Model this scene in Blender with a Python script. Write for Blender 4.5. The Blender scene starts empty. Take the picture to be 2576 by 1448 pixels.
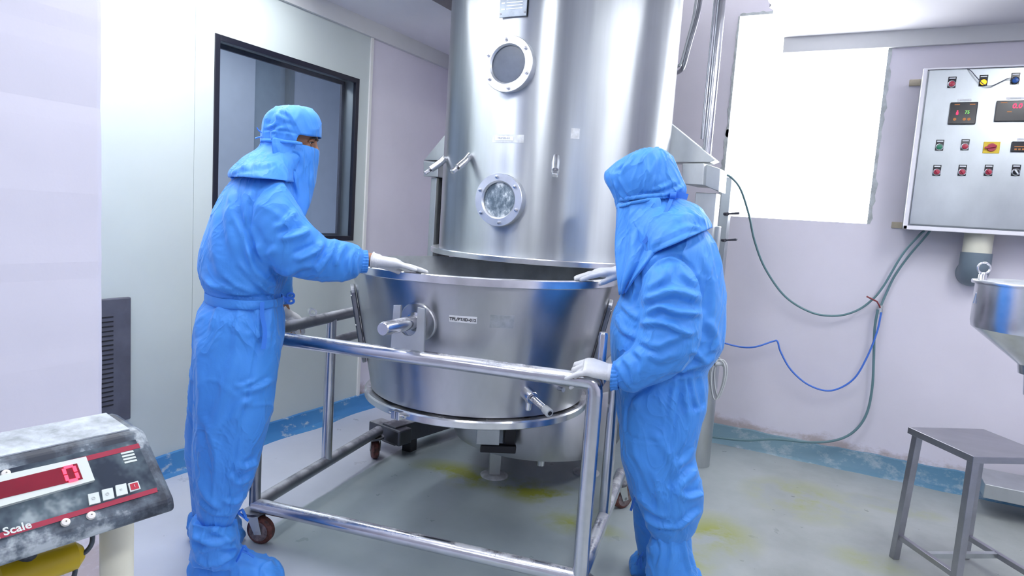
import bpy, bmesh, math, random
import numpy as np
from mathutils import Vector, Matrix, noise as mnoise
random.seed(7)
sc = bpy.context.scene
col = sc.collection
PI = math.pi

# ---------------------------------------------------------------- camera
FPX, CX, CY, CAMH = 1650.0, 1288.0, 724.0, 1.40
_down = np.array([-0.066, 1.0, 180.0 / FPX]); _down /= np.linalg.norm(_down)
_ya = np.array([2161.0 - CX, CY - 180.0 + 0.066 * (2161.0 - CX) - CY, FPX]); _ya /= np.linalg.norm(_ya)
_up = -_down
_xa = np.cross(_ya, _up)
RM = np.stack([_xa, _ya, _up], 1)          # world -> camera (x right, y down, z forward)
CAM = np.array([0.0, 0.0, CAMH])
cam_data = bpy.data.cameras.new('camera')
cam = bpy.data.objects.new('camera', cam_data); col.objects.link(cam)
m = Matrix.Identity(4)
for i in range(3):
    m[i][0] = RM[0, i]; m[i][1] = -RM[1, i]; m[i][2] = -RM[2, i]; m[i][3] = CAM[i]
cam.matrix_world = m
cam_data.sensor_width = 36.0
cam_data.lens = 36.0 * FPX / 2576.0
cam_data.clip_start = 0.02
sc.camera = cam

# ---------------------------------------------------------------- world, exposure
w = bpy.data.worlds.new('sky'); sc.world = w; w.use_nodes = True
w.node_tree.nodes['Background'].inputs[0].default_value = (0.75, 0.85, 1.0, 1)
w.node_tree.nodes['Background'].inputs[1].default_value = 1.0
sc.view_settings.view_transform = 'Standard'
sc.view_settings.look = 'None'
sc.view_settings.gamma = 1.0
sc.view_settings.exposure = 0.08
LAMP = 30.0       # strength of the ceiling panels
DAY = 8.0         # strength of the bright window
sc.cycles.max_bounces = 8
sc.cycles.diffuse_bounces = 5
sc.cycles.sample_clamp_indirect = 6.0
sc.cycles.caustics_reflective = False
sc.cycles.caustics_refractive = False

# ---------------------------------------------------------------- measuring helpers
def ray(px, py):
    d = RM.T @ np.array([px - CX, py - CY, FPX]); return d / np.linalg.norm(d)
def onz(px, py, z=0.0):
    r = ray(px, py); return CAM + r * ((z - CAMH) / r[2])
def onx(px, py, x):
    r = ray(px, py); return CAM + r * (x / r[0])
def ony(px, py, y):
    r = ray(px, py); return CAM + r * (y / r[1])
def onplane(px, py, p0, n):
    r = ray(px, py); n = np.array(n, float)
    return CAM + r * (np.dot(np.array(p0) - CAM, n) / np.dot(r, n))
def proj(co):
    v = (np.asarray(co, float) - CAM) @ RM.T
    return np.stack([CX + FPX * v[:, 0] / v[:, 2], CY + FPX * v[:, 1] / v[:, 2]], 1)
def nrm(v):
    v = np.array(v, float); return v / (np.linalg.norm(v) + 1e-12)

# ---------------------------------------------------------------- materials
MATS = {}
def newmat(name):
    mt = bpy.data.materials.new(name); mt.use_nodes = True
    nt = mt.node_tree; b = nt.nodes['Principled BSDF']; MATS[name] = mt
    return mt, nt, b
def N(nt, typ, **kw):
    n = nt.nodes.new(typ)
    for k, v in kw.items():
        if k.startswith('i_'): n.inputs[k[2:].replace('_', ' ')].default_value = v
        else: setattr(n, k, v)
    return n
def L(nt, a, b): nt.links.new(a, b)
def objco(nt, scale=(1, 1, 1)):
    g = N(nt, 'ShaderNodeNewGeometry')
    mp = N(nt, 'ShaderNodeMapping'); mp.inputs['Scale'].default_value = scale
    L(nt, g.outputs['Position'], mp.inputs['Vector']); return mp.outputs['Vector']
def noise_tex(nt, vec, scale, detail=4, rough=0.55):
    n = N(nt, 'ShaderNodeTexNoise'); n.inputs['Scale'].default_value = scale
    n.inputs['Detail'].default_value = detail; n.inputs['Roughness'].default_value = rough
    L(nt, vec, n.inputs['Vector']); return n.outputs['Fac']
def ramp(nt, fac, stops):
    r = N(nt, 'ShaderNodeValToRGB'); e = r.color_ramp.elements
    while len(e) < len(stops): e.new(0.5)
    for el, (p, c) in zip(e, stops):
        el.position = p; el.color = (c[0], c[1], c[2], 1) if not isinstance(c, (int, float)) else (c, c, c, 1)
    L(nt, fac, r.inputs['Fac']); return r.outputs['Color']
def mix(nt, fac, a, b):
    n = N(nt, 'ShaderNodeMix', data_type='RGBA')
    for sock, v in ((n.inputs['Factor'], fac), (n.inputs['A'], a), (n.inputs['B'], b)):
        if hasattr(v, 'links'): L(nt, v, sock)
        elif isinstance(v, (int, float)): sock.default_value = v
        else: sock.default_value = (v[0], v[1], v[2], 1)
    return n.outputs['Result']
def math_(nt, op, a, b=None, c=None, clamp=False):
    n = N(nt, 'ShaderNodeMath', operation=op, use_clamp=clamp)
    for k, v in enumerate((a, b, c)):
        if v is None: continue
        if hasattr(v, 'links'): L(nt, v, n.inputs[k])
        else: n.inputs[k].default_value = v
    return n.outputs[0]
def bump(nt, b, h, strength, dist=0.01):
    n = N(nt, 'ShaderNodeBump'); n.inputs['Strength'].default_value = strength
    n.inputs['Distance'].default_value = dist
    L(nt, h, n.inputs['Height']); L(nt, n.outputs['Normal'], b.inputs['Normal']); return n
def plain(name, c, rough=0.5, metal=0.0, spec=0.5, var=0.0, vs=12.0, bmp=0.0, alpha=None, coat=0.0):
    mt, nt, b = newmat(name)
    b.inputs['Base Color'].default_value = (c[0], c[1], c[2], 1)
    b.inputs['Roughness'].default_value = rough; b.inputs['Metallic'].default_value = metal
    b.inputs['Specular IOR Level'].default_value = spec
    if coat: b.inputs['Coat Weight'].default_value = coat
    v = objco(nt)
    f = noise_tex(nt, v, vs)
    lo = tuple(x * (1 - var) for x in c); hi = tuple(min(1, x * (1 + var)) for x in c)
    L(nt, ramp(nt, f, [(0.3, lo), (0.7, hi)]), b.inputs['Base Color'])
    if bmp: bump(nt, b, f, bmp)
    return mt
def steel(name, c=(0.62, 0.63, 0.65), rough=0.28, aniso=0.0, streak=(1, 1, 1), sscale=8.0, dr=0.12, bmp=0.0, dust=0.0, wav=0.0):
    mt, nt, b = newmat(name)
    b.inputs['Metallic'].default_value = 1.0
    v = objco(nt, streak)
    f = noise_tex(nt, v, sscale, 5, 0.6)
    f2 = noise_tex(nt, objco(nt), 2.3, 3)
    cc = ramp(nt, f, [(0.3, tuple(x * 0.86 for x in c)), (0.7, tuple(min(1, x * 1.08) for x in c))])
    r = math_(nt, 'MULTIPLY_ADD', f, dr, rough - dr / 2)
    r = math_(nt, 'MULTIPLY_ADD', f2, dr, r)
    r = math_(nt, 'SUBTRACT', r, dr / 2)
    L(nt, r, b.inputs['Roughness'])
    if aniso:
        b.inputs['Anisotropic'].default_value = aniso; b.inputs['Anisotropic Rotation'].default_value = 0.25
        t = N(nt, 'ShaderNodeTangent', direction_type='RADIAL', axis='Z')
        L(nt, t.outputs['Tangent'], b.inputs['Tangent'])
    if dust:
        g = N(nt, 'ShaderNodeNewGeometry'); s = N(nt, 'ShaderNodeSeparateXYZ'); L(nt, g.outputs['Normal'], s.inputs[0])
        up = math_(nt, 'MULTIPLY', math_(nt, 'SUBTRACT', s.outputs['Z'], 0.35, clamp=True), 1.6, clamp=True)
        dn = ramp(nt, noise_tex(nt, objco(nt), 7.0, 5, 0.65), [(0.40, 0.0), (0.56, 1.0)])
        fac = math_(nt, 'MULTIPLY', math_(nt, 'MULTIPLY', up, dn), dust, clamp=True)
        cc = mix(nt, fac, cc, (0.72, 0.74, 0.78))
        L(nt, math_(nt, 'SUBTRACT', 1.0, fac), b.inputs['Metallic'])
    L(nt, cc, b.inputs['Base Color'])
    if wav: bump(nt, b, noise_tex(nt, objco(nt, (1, 1, 0.12)), 5.0, 2), wav, 0.02)
    elif bmp: bump(nt, b, f, bmp, 0.002)
    return mt
def emis(name, c, s):
    mt, nt, b = newmat(name)
    b.inputs['Base Color'].default_value = (c[0] * .5, c[1] * .5, c[2] * .5, 1)
    b.inputs['Emission Color'].default_value = (c[0], c[1], c[2], 1)
    b.inputs['Emission Strength'].default_value = s
    return mt

def wallmat(name, c, dirt=0.0, base_z=0.11, seed=0.0):
    mt, nt, b = newmat(name)
    b.inputs['Roughness'].default_value = 0.6
    p = objco(nt)
    f = noise_tex(nt, p, 1.7 + seed, 4)
    cc = ramp(nt, f, [(0.3, tuple(x * 0.95 for x in c)), (0.7, tuple(min(1, x * 1.03) for x in c))])
    if dirt:
        g = N(nt, 'ShaderNodeNewGeometry'); s = N(nt, 'ShaderNodeSeparateXYZ'); L(nt, g.outputs['Position'], s.inputs[0])
        low = math_(nt, 'MULTIPLY_ADD', s.outputs['Z'], -7.0, 1.0 + 7.0 * (base_z + 0.02), clamp=True)
        n2 = noise_tex(nt, objco(nt, (1, 1, 1.6)), 9.0, 6, 0.7)
        n3 = noise_tex(nt, p, 2.2, 2)
        q = math_(nt, 'ADD', math_(nt, 'MULTIPLY', low, 0.42), math_(nt, 'MULTIPLY', n2, 0.55))
        q = math_(nt, 'MULTIPLY_ADD', n3, 0.35, q)
        mask = ramp(nt, q, [(0.78, 0.0), (0.92, 0.75)])
        mask = math_(nt, 'MULTIPLY', mask, math_(nt, 'MULTIPLY', low, dirt, clamp=True))
        cc = mix(nt, mask, cc, (0.36, 0.27, 0.24))
    L(nt, cc, b.inputs['Base Color'])
    bump(nt, b, noise_tex(nt, p, 30.0, 3), 0.06, 0.01)
    return mt
M_wallpink = wallmat('painted_lavender_plaster', (0.80, 0.77, 0.87), 0.9)
M_panel = plain('grey_green_partition', (0.60, 0.665, 0.66), 0.35, var=0.03, vs=2.0)
M_ceil = plain('white_ceiling_paint', (0.86, 0.85, 0.91), 0.7, var=0.02, vs=2.0)
M_cornice = plain('grey_ceiling_trim', (0.68, 0.69, 0.70), 0.6, var=0.05, vs=3.0)
M_trimw = plain('ivory_edge_trim', (0.85, 0.85, 0.84), 0.4)
M_black = plain('black_rubber_gasket', (0.008, 0.009, 0.02), 0.35)
M_dark = plain('dark_vent_plastic', (0.10, 0.105, 0.14), 0.55, var=0.15)
M_slot = plain('vent_slot_black', (0.01, 0.01, 0.015), 0.8)
M_cloth, nt, b = newmat('blue_polyester_cloth')
b.inputs['Roughness'].default_value = 0.58; b.inputs['Specular IOR Level'].default_value = 0.45
b.inputs['Sheen Weight'].default_value = 0.25; b.inputs['Sheen Roughness'].default_value = 0.4
b.inputs['Sheen Tint'].default_value = (0.6, 0.8, 1, 1)
f = noise_tex(nt, objco(nt), 5.0, 3)
L(nt, ramp(nt, f, [(0.3, (0.045, 0.245, 0.74)), (0.7, (0.058, 0.285, 0.80))]), b.inputs['Base Color'])
nz = N(nt, 'ShaderNodeTexNoise'); nz.inputs['Scale'].default_value = 7.0; nz.inputs['Detail'].default_value = 3; nz.inputs['Distortion'].default_value = 1.1
L(nt, objco(nt, (1, 1, .55)), nz.inputs['Vector'])
rdg = math_(nt, 'SUBTRACT', 1.0, math_(nt, 'MULTIPLY', math_(nt, 'ABSOLUTE', math_(nt, 'SUBTRACT', nz.outputs['Fac'], 0.5)), 7.0), clamp=True)
rdg = math_(nt, 'MULTIPLY_ADD', noise_tex(nt, objco(nt), 38.0, 4, 0.6), 0.25, math_(nt, 'POWER', rdg, 1.6))
bump(nt, b, rdg, 0.55, 0.008)
M_clothdark = plain('blue_cloth_tape', (0.035, 0.19, 0.72), 0.65, var=0.05)
M_glove = plain('white_latex_glove', (0.62, 0.63, 0.66), 0.38, var=0.06, vs=30, bmp=0.25)
M_skin = plain('brown_skin', (0.33, 0.155, 0.09), 0.5, var=0.12, vs=25, bmp=0.05)
M_hair = plain('black_hair', (0.012, 0.009, 0.008), 0.6)
M_eye = plain('eye_white', (0.72, 0.70, 0.68), 0.15)
M_iris = plain('dark_iris', (0.02, 0.012, 0.008), 0.1)
M_red = plain('red_thread', (0.5, 0.02, 0.02), 0.6)
M_vessel = steel('brushed_steel_shell', (0.51, 0.54, 0.57), 0.36, 0.9, (1, 1, 0.05), 9.0, 0.10, wav=0.16)
M_bowl = steel('brushed_steel_bowl', (0.50, 0.51, 0.54), 0.34, 0.8, (1, 1, 0.35), 5.0, 0.14, wav=0.10)
M_flange = steel('machined_steel_rim', (0.78, 0.79, 0.82), 0.24, 0.0, (1, 1, 1), 14.0, 0.14, dust=0.35)
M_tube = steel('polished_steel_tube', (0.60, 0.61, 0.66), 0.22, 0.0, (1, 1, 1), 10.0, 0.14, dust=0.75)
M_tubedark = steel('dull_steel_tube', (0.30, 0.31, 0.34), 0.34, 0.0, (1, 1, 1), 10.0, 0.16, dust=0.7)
M_sheet = steel('satin_steel_sheet', (0.58, 0.61, 0.62), 0.42, 0.0, (1, 1, 0.5), 6.0, 0.14)
M_cab = steel('cabinet_steel_sheet', (0.50, 0.54, 0.57), 0.36, 0.0, (1, 1, 0.6), 4.0, 0.16)
M_bolt = steel('bolt_steel', (0.72, 0.73, 0.76), 0.22)
M_stool = steel('stool_steel', (0.42, 0.42, 0.46), 0.36, 0.0, (0.3, 1, 1), 12.0, 0.12)
M_darksteel = steel('dark_steel', (0.14, 0.14, 0.16), 0.40, dust=0.5)  # dark base colour, dust on upward faces
M_pane_dark = plain('dark_sight_glass', (0.07, 0.09, 0.13), 0.2, spec=0.6, var=0.25, vs=9)
M_powder, nt, b = newmat('powder_smeared_glass')
b.inputs['Roughness'].default_value = 0.15
f = noise_tex(nt, objco(nt, (1, 1, 0.6)), 14.0, 5, 0.7)
L(nt, ramp(nt, f, [(0.42, (0.12, 0.16, 0.20)), (0.52, (0.30, 0.36, 0.42)), (0.60, (0.85, 0.9, 0.93))]), b.inputs['Base Color'])
M_paper = plain('white_label_paper', (0.86, 0.87, 0.90), 0.5)
M_ink = plain('black_ink', (0.02, 0.02, 0.03), 0.6)
M_tape = plain('yellowed_clear_tape', (0.62, 0.64, 0.66), 0.2, var=0.2, vs=30)
M_plate = plain('engraved_nameplate', (0.36, 0.41, 0.48), 0.5, metal=0.2, var=0.18, vs=30)
M_rail = plain('white_plate_lines', (0.75, 0.78, 0.84), 0.4)
M_castor = plain('red_brown_caster_tread', (0.11, 0.035, 0.028), 0.6, var=0.7, vs=45)
M_castorw = plain('dusty_caster_side', (0.17, 0.13, 0.13), 0.7, var=0.6, vs=45)
M_blackiron = plain('black_iron', (0.02, 0.02, 0.025), 0.5)
M_hose = plain('green_grey_hose', (0.13, 0.24, 0.27), 0.4)
M_hoseblue = plain('bright_blue_hose', (0.07, 0.20, 0.72), 0.35)
M_hosegrey = plain('pale_grey_hose', (0.55, 0.58, 0.60), 0.4)
M_pvc = plain('cream_pvc', (0.75, 0.74, 0.62), 0.4, var=0.03)
M_pvcgrey = plain('slate_grey_pvc', (0.16, 0.21, 0.26), 0.5, var=0.05)
M_valvered = plain('maroon_lever', (0.25, 0.04, 0.05), 0.4)
M_btnred = plain('red_button_cap', (0.45, 0.03, 0.07), 0.3)
M_btngreen = plain('green_button_cap', (0.02, 0.22, 0.12), 0.3)
M_btnblue = plain('blue_button_cap', (0.01, 0.10, 0.42), 0.25)
M_amber = emis('lit_amber_lens', (1.0, 0.55, 0.02), 1.4)
M_yellow = plain('yellow_switch_plate', (0.80, 0.58, 0.03), 0.4)
M_meter = plain('black_meter_face', (0.012, 0.012, 0.018), 0.2)
M_led = emis('red_led_digit', (1.0, 0.03, 0.10), 2.2)
M_ledg = emis('green_led_digit', (0.25, 0.8, 0.15), 0.9)
M_ledo = emis('dim_orange_led', (0.6, 0.22, 0.05), 0.35)
M_redwin = plain('dark_red_display', (0.22, 0.012, 0.03), 0.25, var=0.15)
M_panelblack, nt, b = newmat('dusty_black_plastic')
b.inputs['Roughness'].default_value = 0.5
f = noise_tex(nt, objco(nt), 17.0, 5, 0.62)
L(nt, ramp(nt, f, [(0.42, (0.022, 0.030, 0.050)), (0.55, (0.10, 0.13, 0.17)), (0.64, (0.46, 0.52, 0.57))]), b.inputs['Base Color'])
M_dusttop = plain('powder_covered_plastic', (0.50, 0.55, 0.60), 0.8, var=0.35, vs=35, bmp=0.4)
M_faceblack, nt, b = newmat('keypad_overlay_film')
b.inputs['Roughness'].default_value = 0.3
f = noise_tex(nt, objco(nt), 13.0, 4, 0.6)
L(nt, ramp(nt, f, [(0.46, (0.025, 0.036, 0.06)), (0.58, (0.10, 0.14, 0.17)), (0.66, (0.34, 0.40, 0.43))]), b.inputs['Base Color'])
M_stripe = plain('red_keypad_stripe', (0.36, 0.035, 0.07), 0.35)
M_bezel = plain('pale_display_bezel', (0.72, 0.78, 0.76), 0.35)
M_key = plain('pale_key', (0.70, 0.77, 0.76), 0.4)
M_keyred = plain('red_key', (0.50, 0.03, 0.06), 0.4)
M_yellowplastic = plain('yellow_plastic', (0.62, 0.44, 0.01), 0.4, var=0.1)
M_plug = plain('white_screw_cap', (0.85, 0.83, 0.80), 0.4)
M_lamp = emis('lit_ceiling_diffuser', (0.96, 0.98, 1.0), LAMP)
M_day = emis('bright_frosted_pane', (0.95, 0.98, 1.0), DAY)
M_roombeyond = plain('grey_blue_partition', (0.36, 0.42, 0.49), 0.45, var=0.05)
M_roombeyondlight = plain('light_blue_partition', (0.56, 0.60, 0.70), 0.45, var=0.03)

M_glass, nt, b = newmat('clear_window_glass')
nt.nodes.remove(b)
o_ = nt.nodes['Material Output']
tr = N(nt, 'ShaderNodeBsdfTransparent'); tr.inputs[0].default_value = (0.86, 0.90, 0.93, 1)
gl = N(nt, 'ShaderNodeBsdfGlossy'); gl.inputs['Roughness'].default_value = 0.03
fr = N(nt, 'ShaderNodeFresnel'); fr.inputs[0].default_value = 1.5
gb = N(nt, 'ShaderNodeNewGeometry'); mx = N(nt, 'ShaderNodeMixShader'); L(nt, math_(nt, 'MULTIPLY', fr.outputs[0], math_(nt, 'SUBTRACT', 1.0, gb.outputs['Backfacing'])), mx.inputs[0]); L(nt, tr.outputs[0], mx.inputs[1]); L(nt, gl.outputs[0], mx.inputs[2])
L(nt, mx.outputs[0], o_.inputs[0])

M_skirt, nt, b = newmat('worn_blue_skirting')
b.inputs['Roughness'].default_value = 0.45
p = objco(nt); f = noise_tex(nt, objco(nt, (1, 1, 2.0)), 7.0, 6, 0.7); f2 = noise_tex(nt, p, 2.0, 3)
cc = ramp(nt, f2, [(0.35, (0.035, 0.19, 0.48)), (0.65, (0.07, 0.26, 0.55))])
mk = ramp(nt, f, [(0.56, 0.0), (0.66, 1.0)])
L(nt, mix(nt, mk, cc, (0.52, 0.58, 0.62)), b.inputs['Base Color'])

M_skirtgrey, nt, b = newmat('peeling_blue_grey_skirting')
b.inputs['Roughness'].default_value = 0.5
p = objco(nt); f = noise_tex(nt, objco(nt, (1, 1, 1.5)), 6.0, 6, 0.7)
g = N(nt, 'ShaderNodeNewGeometry'); s = N(nt, 'ShaderNodeSeparateXYZ'); L(nt, g.outputs['Position'], s.inputs[0])
grad = math_(nt, 'MULTIPLY_ADD', s.outputs['X'], 0.9, 0.25, clamp=True)
base = mix(nt, grad, (0.20, 0.33, 0.40), (0.08, 0.24, 0.40))
mk = ramp(nt, f, [(0.53, 0.0), (0.68, 0.8)])
L(nt, mix(nt, mk, base, (0.50, 0.57, 0.60)), b.inputs['Base Color'])

# floor: grey epoxy, worn lighter strip on the left, yellow-green powder stains
M_floor, nt, b = newmat('stained_grey_epoxy_floor')
p = objco(nt)
g = N(nt, 'ShaderNodeNewGeometry'); s = N(nt, 'ShaderNodeSeparateXYZ'); L(nt, g.outputs['Position'], s.inputs[0])
X_, Y_ = s.outputs['X'], s.outputs['Y']
f1 = noise_tex(nt, p, 1.3, 5, 0.6); f2 = noise_tex(nt, p, 9.0, 5, 0.6); f3 = noise_tex(nt, p, 3.1, 6, 0.65)
c_mid = ramp(nt, f1, [(0.3, (0.31, 0.37, 0.40)), (0.7, (0.42, 0.49, 0.51))])
c_left = ramp(nt, f1, [(0.3, (0.54, 0.57, 0.66)), (0.7, (0.64, 0.67, 0.76))])
c_right = ramp(nt, f3, [(0.3, (0.32, 0.35, 0.34)), (0.7, (0.43, 0.46, 0.455))])
# joint line runs from (-2.10,1.95) to (-2.28,3.6)
ln = math_(nt, 'ADD', X_, math_(nt, 'MULTIPLY_ADD', Y_, 0.12, 1.88))
ln = math_(nt, 'ADD', ln, math_(nt, 'MULTIPLY', math_(nt, 'SUBTRACT', f2, 0.5), 0.03))
left = math_(nt, 'MULTIPLY_ADD', ln, -60.0, 0.5, clamp=True)
near = math_(nt, 'MULTIPLY_ADD', Y_, -4.0, 7.6, clamp=True)   # the bare floor nearer than y=1.9
near = math_(nt, 'MULTIPLY', near, math_(nt, 'MULTIPLY_ADD', X_, -1.3, -0.7, clamp=True))
rightm = math_(nt, 'MULTIPLY_ADD', X_, 1.2, 1.25, clamp=True)
cc = mix(nt, rightm, c_mid, c_right)
cc = mix(nt, near, cc, c_left)
cc = mix(nt, left, cc, c_left)
# white scuff line along the joint
wl = math_(nt, 'SUBTRACT', 1.0, math_(nt, 'MULTIPLY', math_(nt, 'ABSOLUTE', ln), 90.0), clamp=True)
wl = math_(nt, 'MULTIPLY', wl, math_(nt, 'MULTIPLY_ADD', Y_, 3.0, -8.2, clamp=True))
wl = math_(nt, 'MULTIPLY', wl, ramp(nt, f2, [(0.45, 0.0), (0.55, 1.0)]))
cc = mix(nt, wl, cc, (0.75, 0.77, 0.8))
def blob(cx, cy, rx, ry, k=1.0):
    dx = math_(nt, 'DIVIDE', math_(nt, 'SUBTRACT', X_, cx), rx); dy = math_(nt, 'DIVIDE', math_(nt, 'SUBTRACT', Y_, cy), ry)
    d = math_(nt, 'SQRT', math_(nt, 'ADD', math_(nt, 'POWER', dx, 2), math_(nt, 'POWER', dy, 2)))
    q = math_(nt, 'SUBTRACT', 1.15, d, clamp=True)
    q = math_(nt, 'MULTIPLY', q, math_(nt, 'MULTIPLY_ADD', f3, 7.0, -2.9, clamp=True))
    return math_(nt, 'MULTIPLY', q, k, clamp=True)
st = None
for bb in ((-1.75, 2.93, .30, .16, 1.3), (-1.35, 2.98, .38, .16, 1.4), (-1.0, 2.75, .22, .12, .9), (-0.45, 3.05, .22, .25, .9),
           (-0.12, 3.75, .30, .30, .8), (0.3, 3.95, .25, .1, .9), (-0.5, 2.75, .15, .2, .8), (0.2, 3.2, .2, .12, .6), (-1.1, 1.75, .3, .12, .35)):
    q = blob(*bb); st = q if st is None else math_(nt, 'MAXIMUM', st, q)
cc = mix(nt, st, cc, (0.30, 0.33, 0.02))
L(nt, cc, b.inputs['Base Color'])
L(nt, math_(nt, 'MULTIPLY_ADD', f2, 0.35, 0.16), b.inputs['Roughness'])
bump(nt, b, f3, 0.12, 0.01)

# ---------------------------------------------------------------- mesh helpers
def V(*a): return np.array(a, float)
class MB:
    """collects shapes into one mesh"""
    def __init__(s): s.v = []; s.f = []
    def add(s, vs, fs):
        o = len(s.v); s.v += [tuple(map(float, x)) for x in vs]; s.f += [tuple(i + o for i in q) for q in fs]; return s
    def box(s, c, h, ax=None):
        c = V(*c); h = V(*h)
        A = np.eye(3) if ax is None else np.array([nrm(x) for x in ax])
        vs = [c + A[0] * h[0] * i + A[1] * h[1] * j + A[2] * h[2] * k for i in (-1, 1) for j in (-1, 1) for k in (-1, 1)]
        return s.add(vs, [(0, 1, 3, 2), (4, 6, 7, 5), (0, 4, 5, 1), (2, 3, 7, 6), (0, 2, 6, 4), (1, 5, 7, 3)])
    def hexa(s, q0, q1):
        """two quads (lists of four points) joined"""
        return s.add(list(q0) + list(q1), [(3, 2, 1, 0), (4, 5, 6, 7), (0, 1, 5, 4), (1, 2, 6, 5), (2, 3, 7, 6), (3, 0, 4, 7)])
    def prism(s, poly, d):
        n = len(poly); d = V(*d); vs = [V(*p) for p in poly] + [V(*p) + d for p in poly]
        fs = [tuple(range(n))[::-1], tuple(range(n, 2 * n))] + [(i, (i + 1) % n, n + (i + 1) % n, n + i) for i in range(n)]
        return s.add(vs, fs)
    def tube(s, pts, r, n=16, cap=True, closed=False):
        pts = [V(*p) for p in pts]; k = len(pts)
        rs = r if isinstance(r, (list, tuple)) else [r] * k
        t0 = nrm(pts[1] - pts[0]); u = nrm(np.cross(t0, V(0, 0, 1) if abs(t0[2]) < .9 else V(1, 0, 0)))
        rings = []
        for i in range(k):
            if closed: t = nrm(pts[(i + 1) % k] - pts[i - 1])
            else: t = nrm(pts[min(i + 1, k - 1)] - pts[max(i - 1, 0)])
            u = nrm(u - t * np.dot(u, t)); w_ = np.cross(t, u)
            rings.append([pts[i] + (u * math.cos(a) + w_ * math.sin(a)) * rs[i] for a in [2 * PI * j / n for j in range(n)]])
        return s.rings(rings, cap, closed)
    def rings(s, rings, cap=True, closed=False):
        n = len(rings[0]); k = len(rings); vs = [p for r_ in rings for p in r_]; fs = []
        for i in range(k if closed else k - 1):
            for j in range(n):
                a, b_, c, d = i * n + j, i * n + (j + 1) % n, ((i + 1) % k) * n + (j + 1) % n, ((i + 1) % k) * n + j
                fs.append((a, b_, c, d))
        if cap and not closed: fs += [tuple(range(n))[::-1], tuple((k - 1) * n + j for j in range(n))]
        return s.add(vs, fs)
    def lathe(s, prof, c=(0, 0, 0), n=64, axis=None, tilt=(0, 0), closed=True):
        """prof: list of (radius, height) round an axis through c"""
        c = V(*c)
        if axis is None: e1, e2, e3 = V(1, 0, 0), V(0, 1, 0), V(0, 0, 1)
        else:
            e3 = nrm(axis); e1 = nrm(np.cross(e3, V(0, 0, 1) if abs(e3[2]) < .9 else V(1, 0, 0))); e2 = np.cross(e3, e1)
        rings = []
        for r_, h in prof:
            rings.append([c + e1 * (r_ * math.cos(a)) + e2 * (r_ * math.sin(a)) + e3 * (h + tilt[0] * r_ * math.cos(a) + tilt[1] * r_ * math.sin(a)) for a in [2 * PI * j / n for j in range(n)]])
        return s.rings(rings, cap=not closed, closed=closed)
    def disc(s, c, axis, r, n=32, th=0.002):
        return s.lathe([(0.0001, 0), (r, 0), (r, th), (0.0001, th)], c, n, axis)
    def sphere(s, c, r, n=16, sc_=(1, 1, 1)):
        pr = [(max(1e-4, math.sin(PI * i / n)), -math.cos(PI * i / n)) for i in range(n + 1)]
        c = V(*c)
        rings = [[c + V(r * q * math.cos(a) * sc_[0], r * q * math.sin(a) * sc_[1], r * h * sc_[2]) for a in [2 * PI * j / (2 * n) for j in range(2 * n)]] for q, h in pr]
        return s.rings(rings)
    def mesh(s, name='m'):
        me = bpy.data.meshes.new(name); me.from_pydata(s.v, [], s.f)
        bm = bmesh.new(); bm.from_mesh(me); bmesh.ops.recalc_face_normals(bm, faces=bm.faces); bm.to_mesh(me); bm.free()
        return me
    def build(s, name, mat, parent=None, smooth=True, bevel=0.0, seg=2, angle=40):
        return link(name, s.mesh(name), mat, parent, smooth, bevel, seg, angle)
def link(name, me, mat, parent=None, smooth=True, bevel=0.0, seg=2, angle=40):
    ob = bpy.data.objects.new(name, me)
    if mat is not None: me.materials.append(mat)
    if parent is not None:
        ob.parent = parent; ob.matrix_parent_inverse = parent.matrix_basis.inverted()
    col.objects.link(ob)
    if bevel:
        md = ob.modifiers.new('b', 'BEVEL'); md.width = bevel; md.segments = seg; md.limit_method = 'ANGLE'; md.angle_limit = math.radians(35)
        md.harden_normals = False
    if smooth:
        for p_ in me.polygons: p_.use_smooth = True
        if hasattr(me, 'set_sharp_from_angle'): me.set_sharp_from_angle(angle=math.radians(angle))
    return ob
def thing(name, label, cat, loc=(0, 0, 0), group=None):
    o = bpy.data.objects.new(name, None); col.objects.link(o); o.location = loc
    o.empty_display_size = 0.1
    o['label'] = label; o['category'] = cat
    if group: o['group'] = group
    return o
def tag(o, label, cat, group=None):
    o['label'] = label; o['category'] = cat
    if group: o['group'] = group
    return o
def struct(o): o['kind'] = 'structure'; return o
def chaikin(pts, k=2, closed=False):
    pts = [V(*p) for p in pts]
    for _ in range(k):
        q = [] if closed else [pts[0]]
        for i in range(len(pts) - (0 if closed else 1)):
            a, b_ = pts[i], pts[(i + 1) % len(pts)]; q += [a * .75 + b_ * .25, a * .25 + b_ * .75]
        if not closed: q.append(pts[-1])
        pts = q
    return pts
def spline(pts, n=8):
    """Catmull-Rom through the points"""
    P = [V(*p) for p in pts]; P = [2 * P[0] - P[1]] + P + [2 * P[-1] - P[-2]]; out = []
    for i in range(1, len(P) - 2):
        for t in np.linspace(0, 1, n, endpoint=False):
            a, b_, c, d = P[i - 1], P[i], P[i + 1], P[i + 2]
            out.append(.5 * ((2 * b_) + (-a + c) * t + (2 * a - 5 * b_ + 4 * c - d) * t * t + (-a + 3 * b_ - 3 * c + d) * t ** 3))
    out.append(P[-2]); return out
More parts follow.
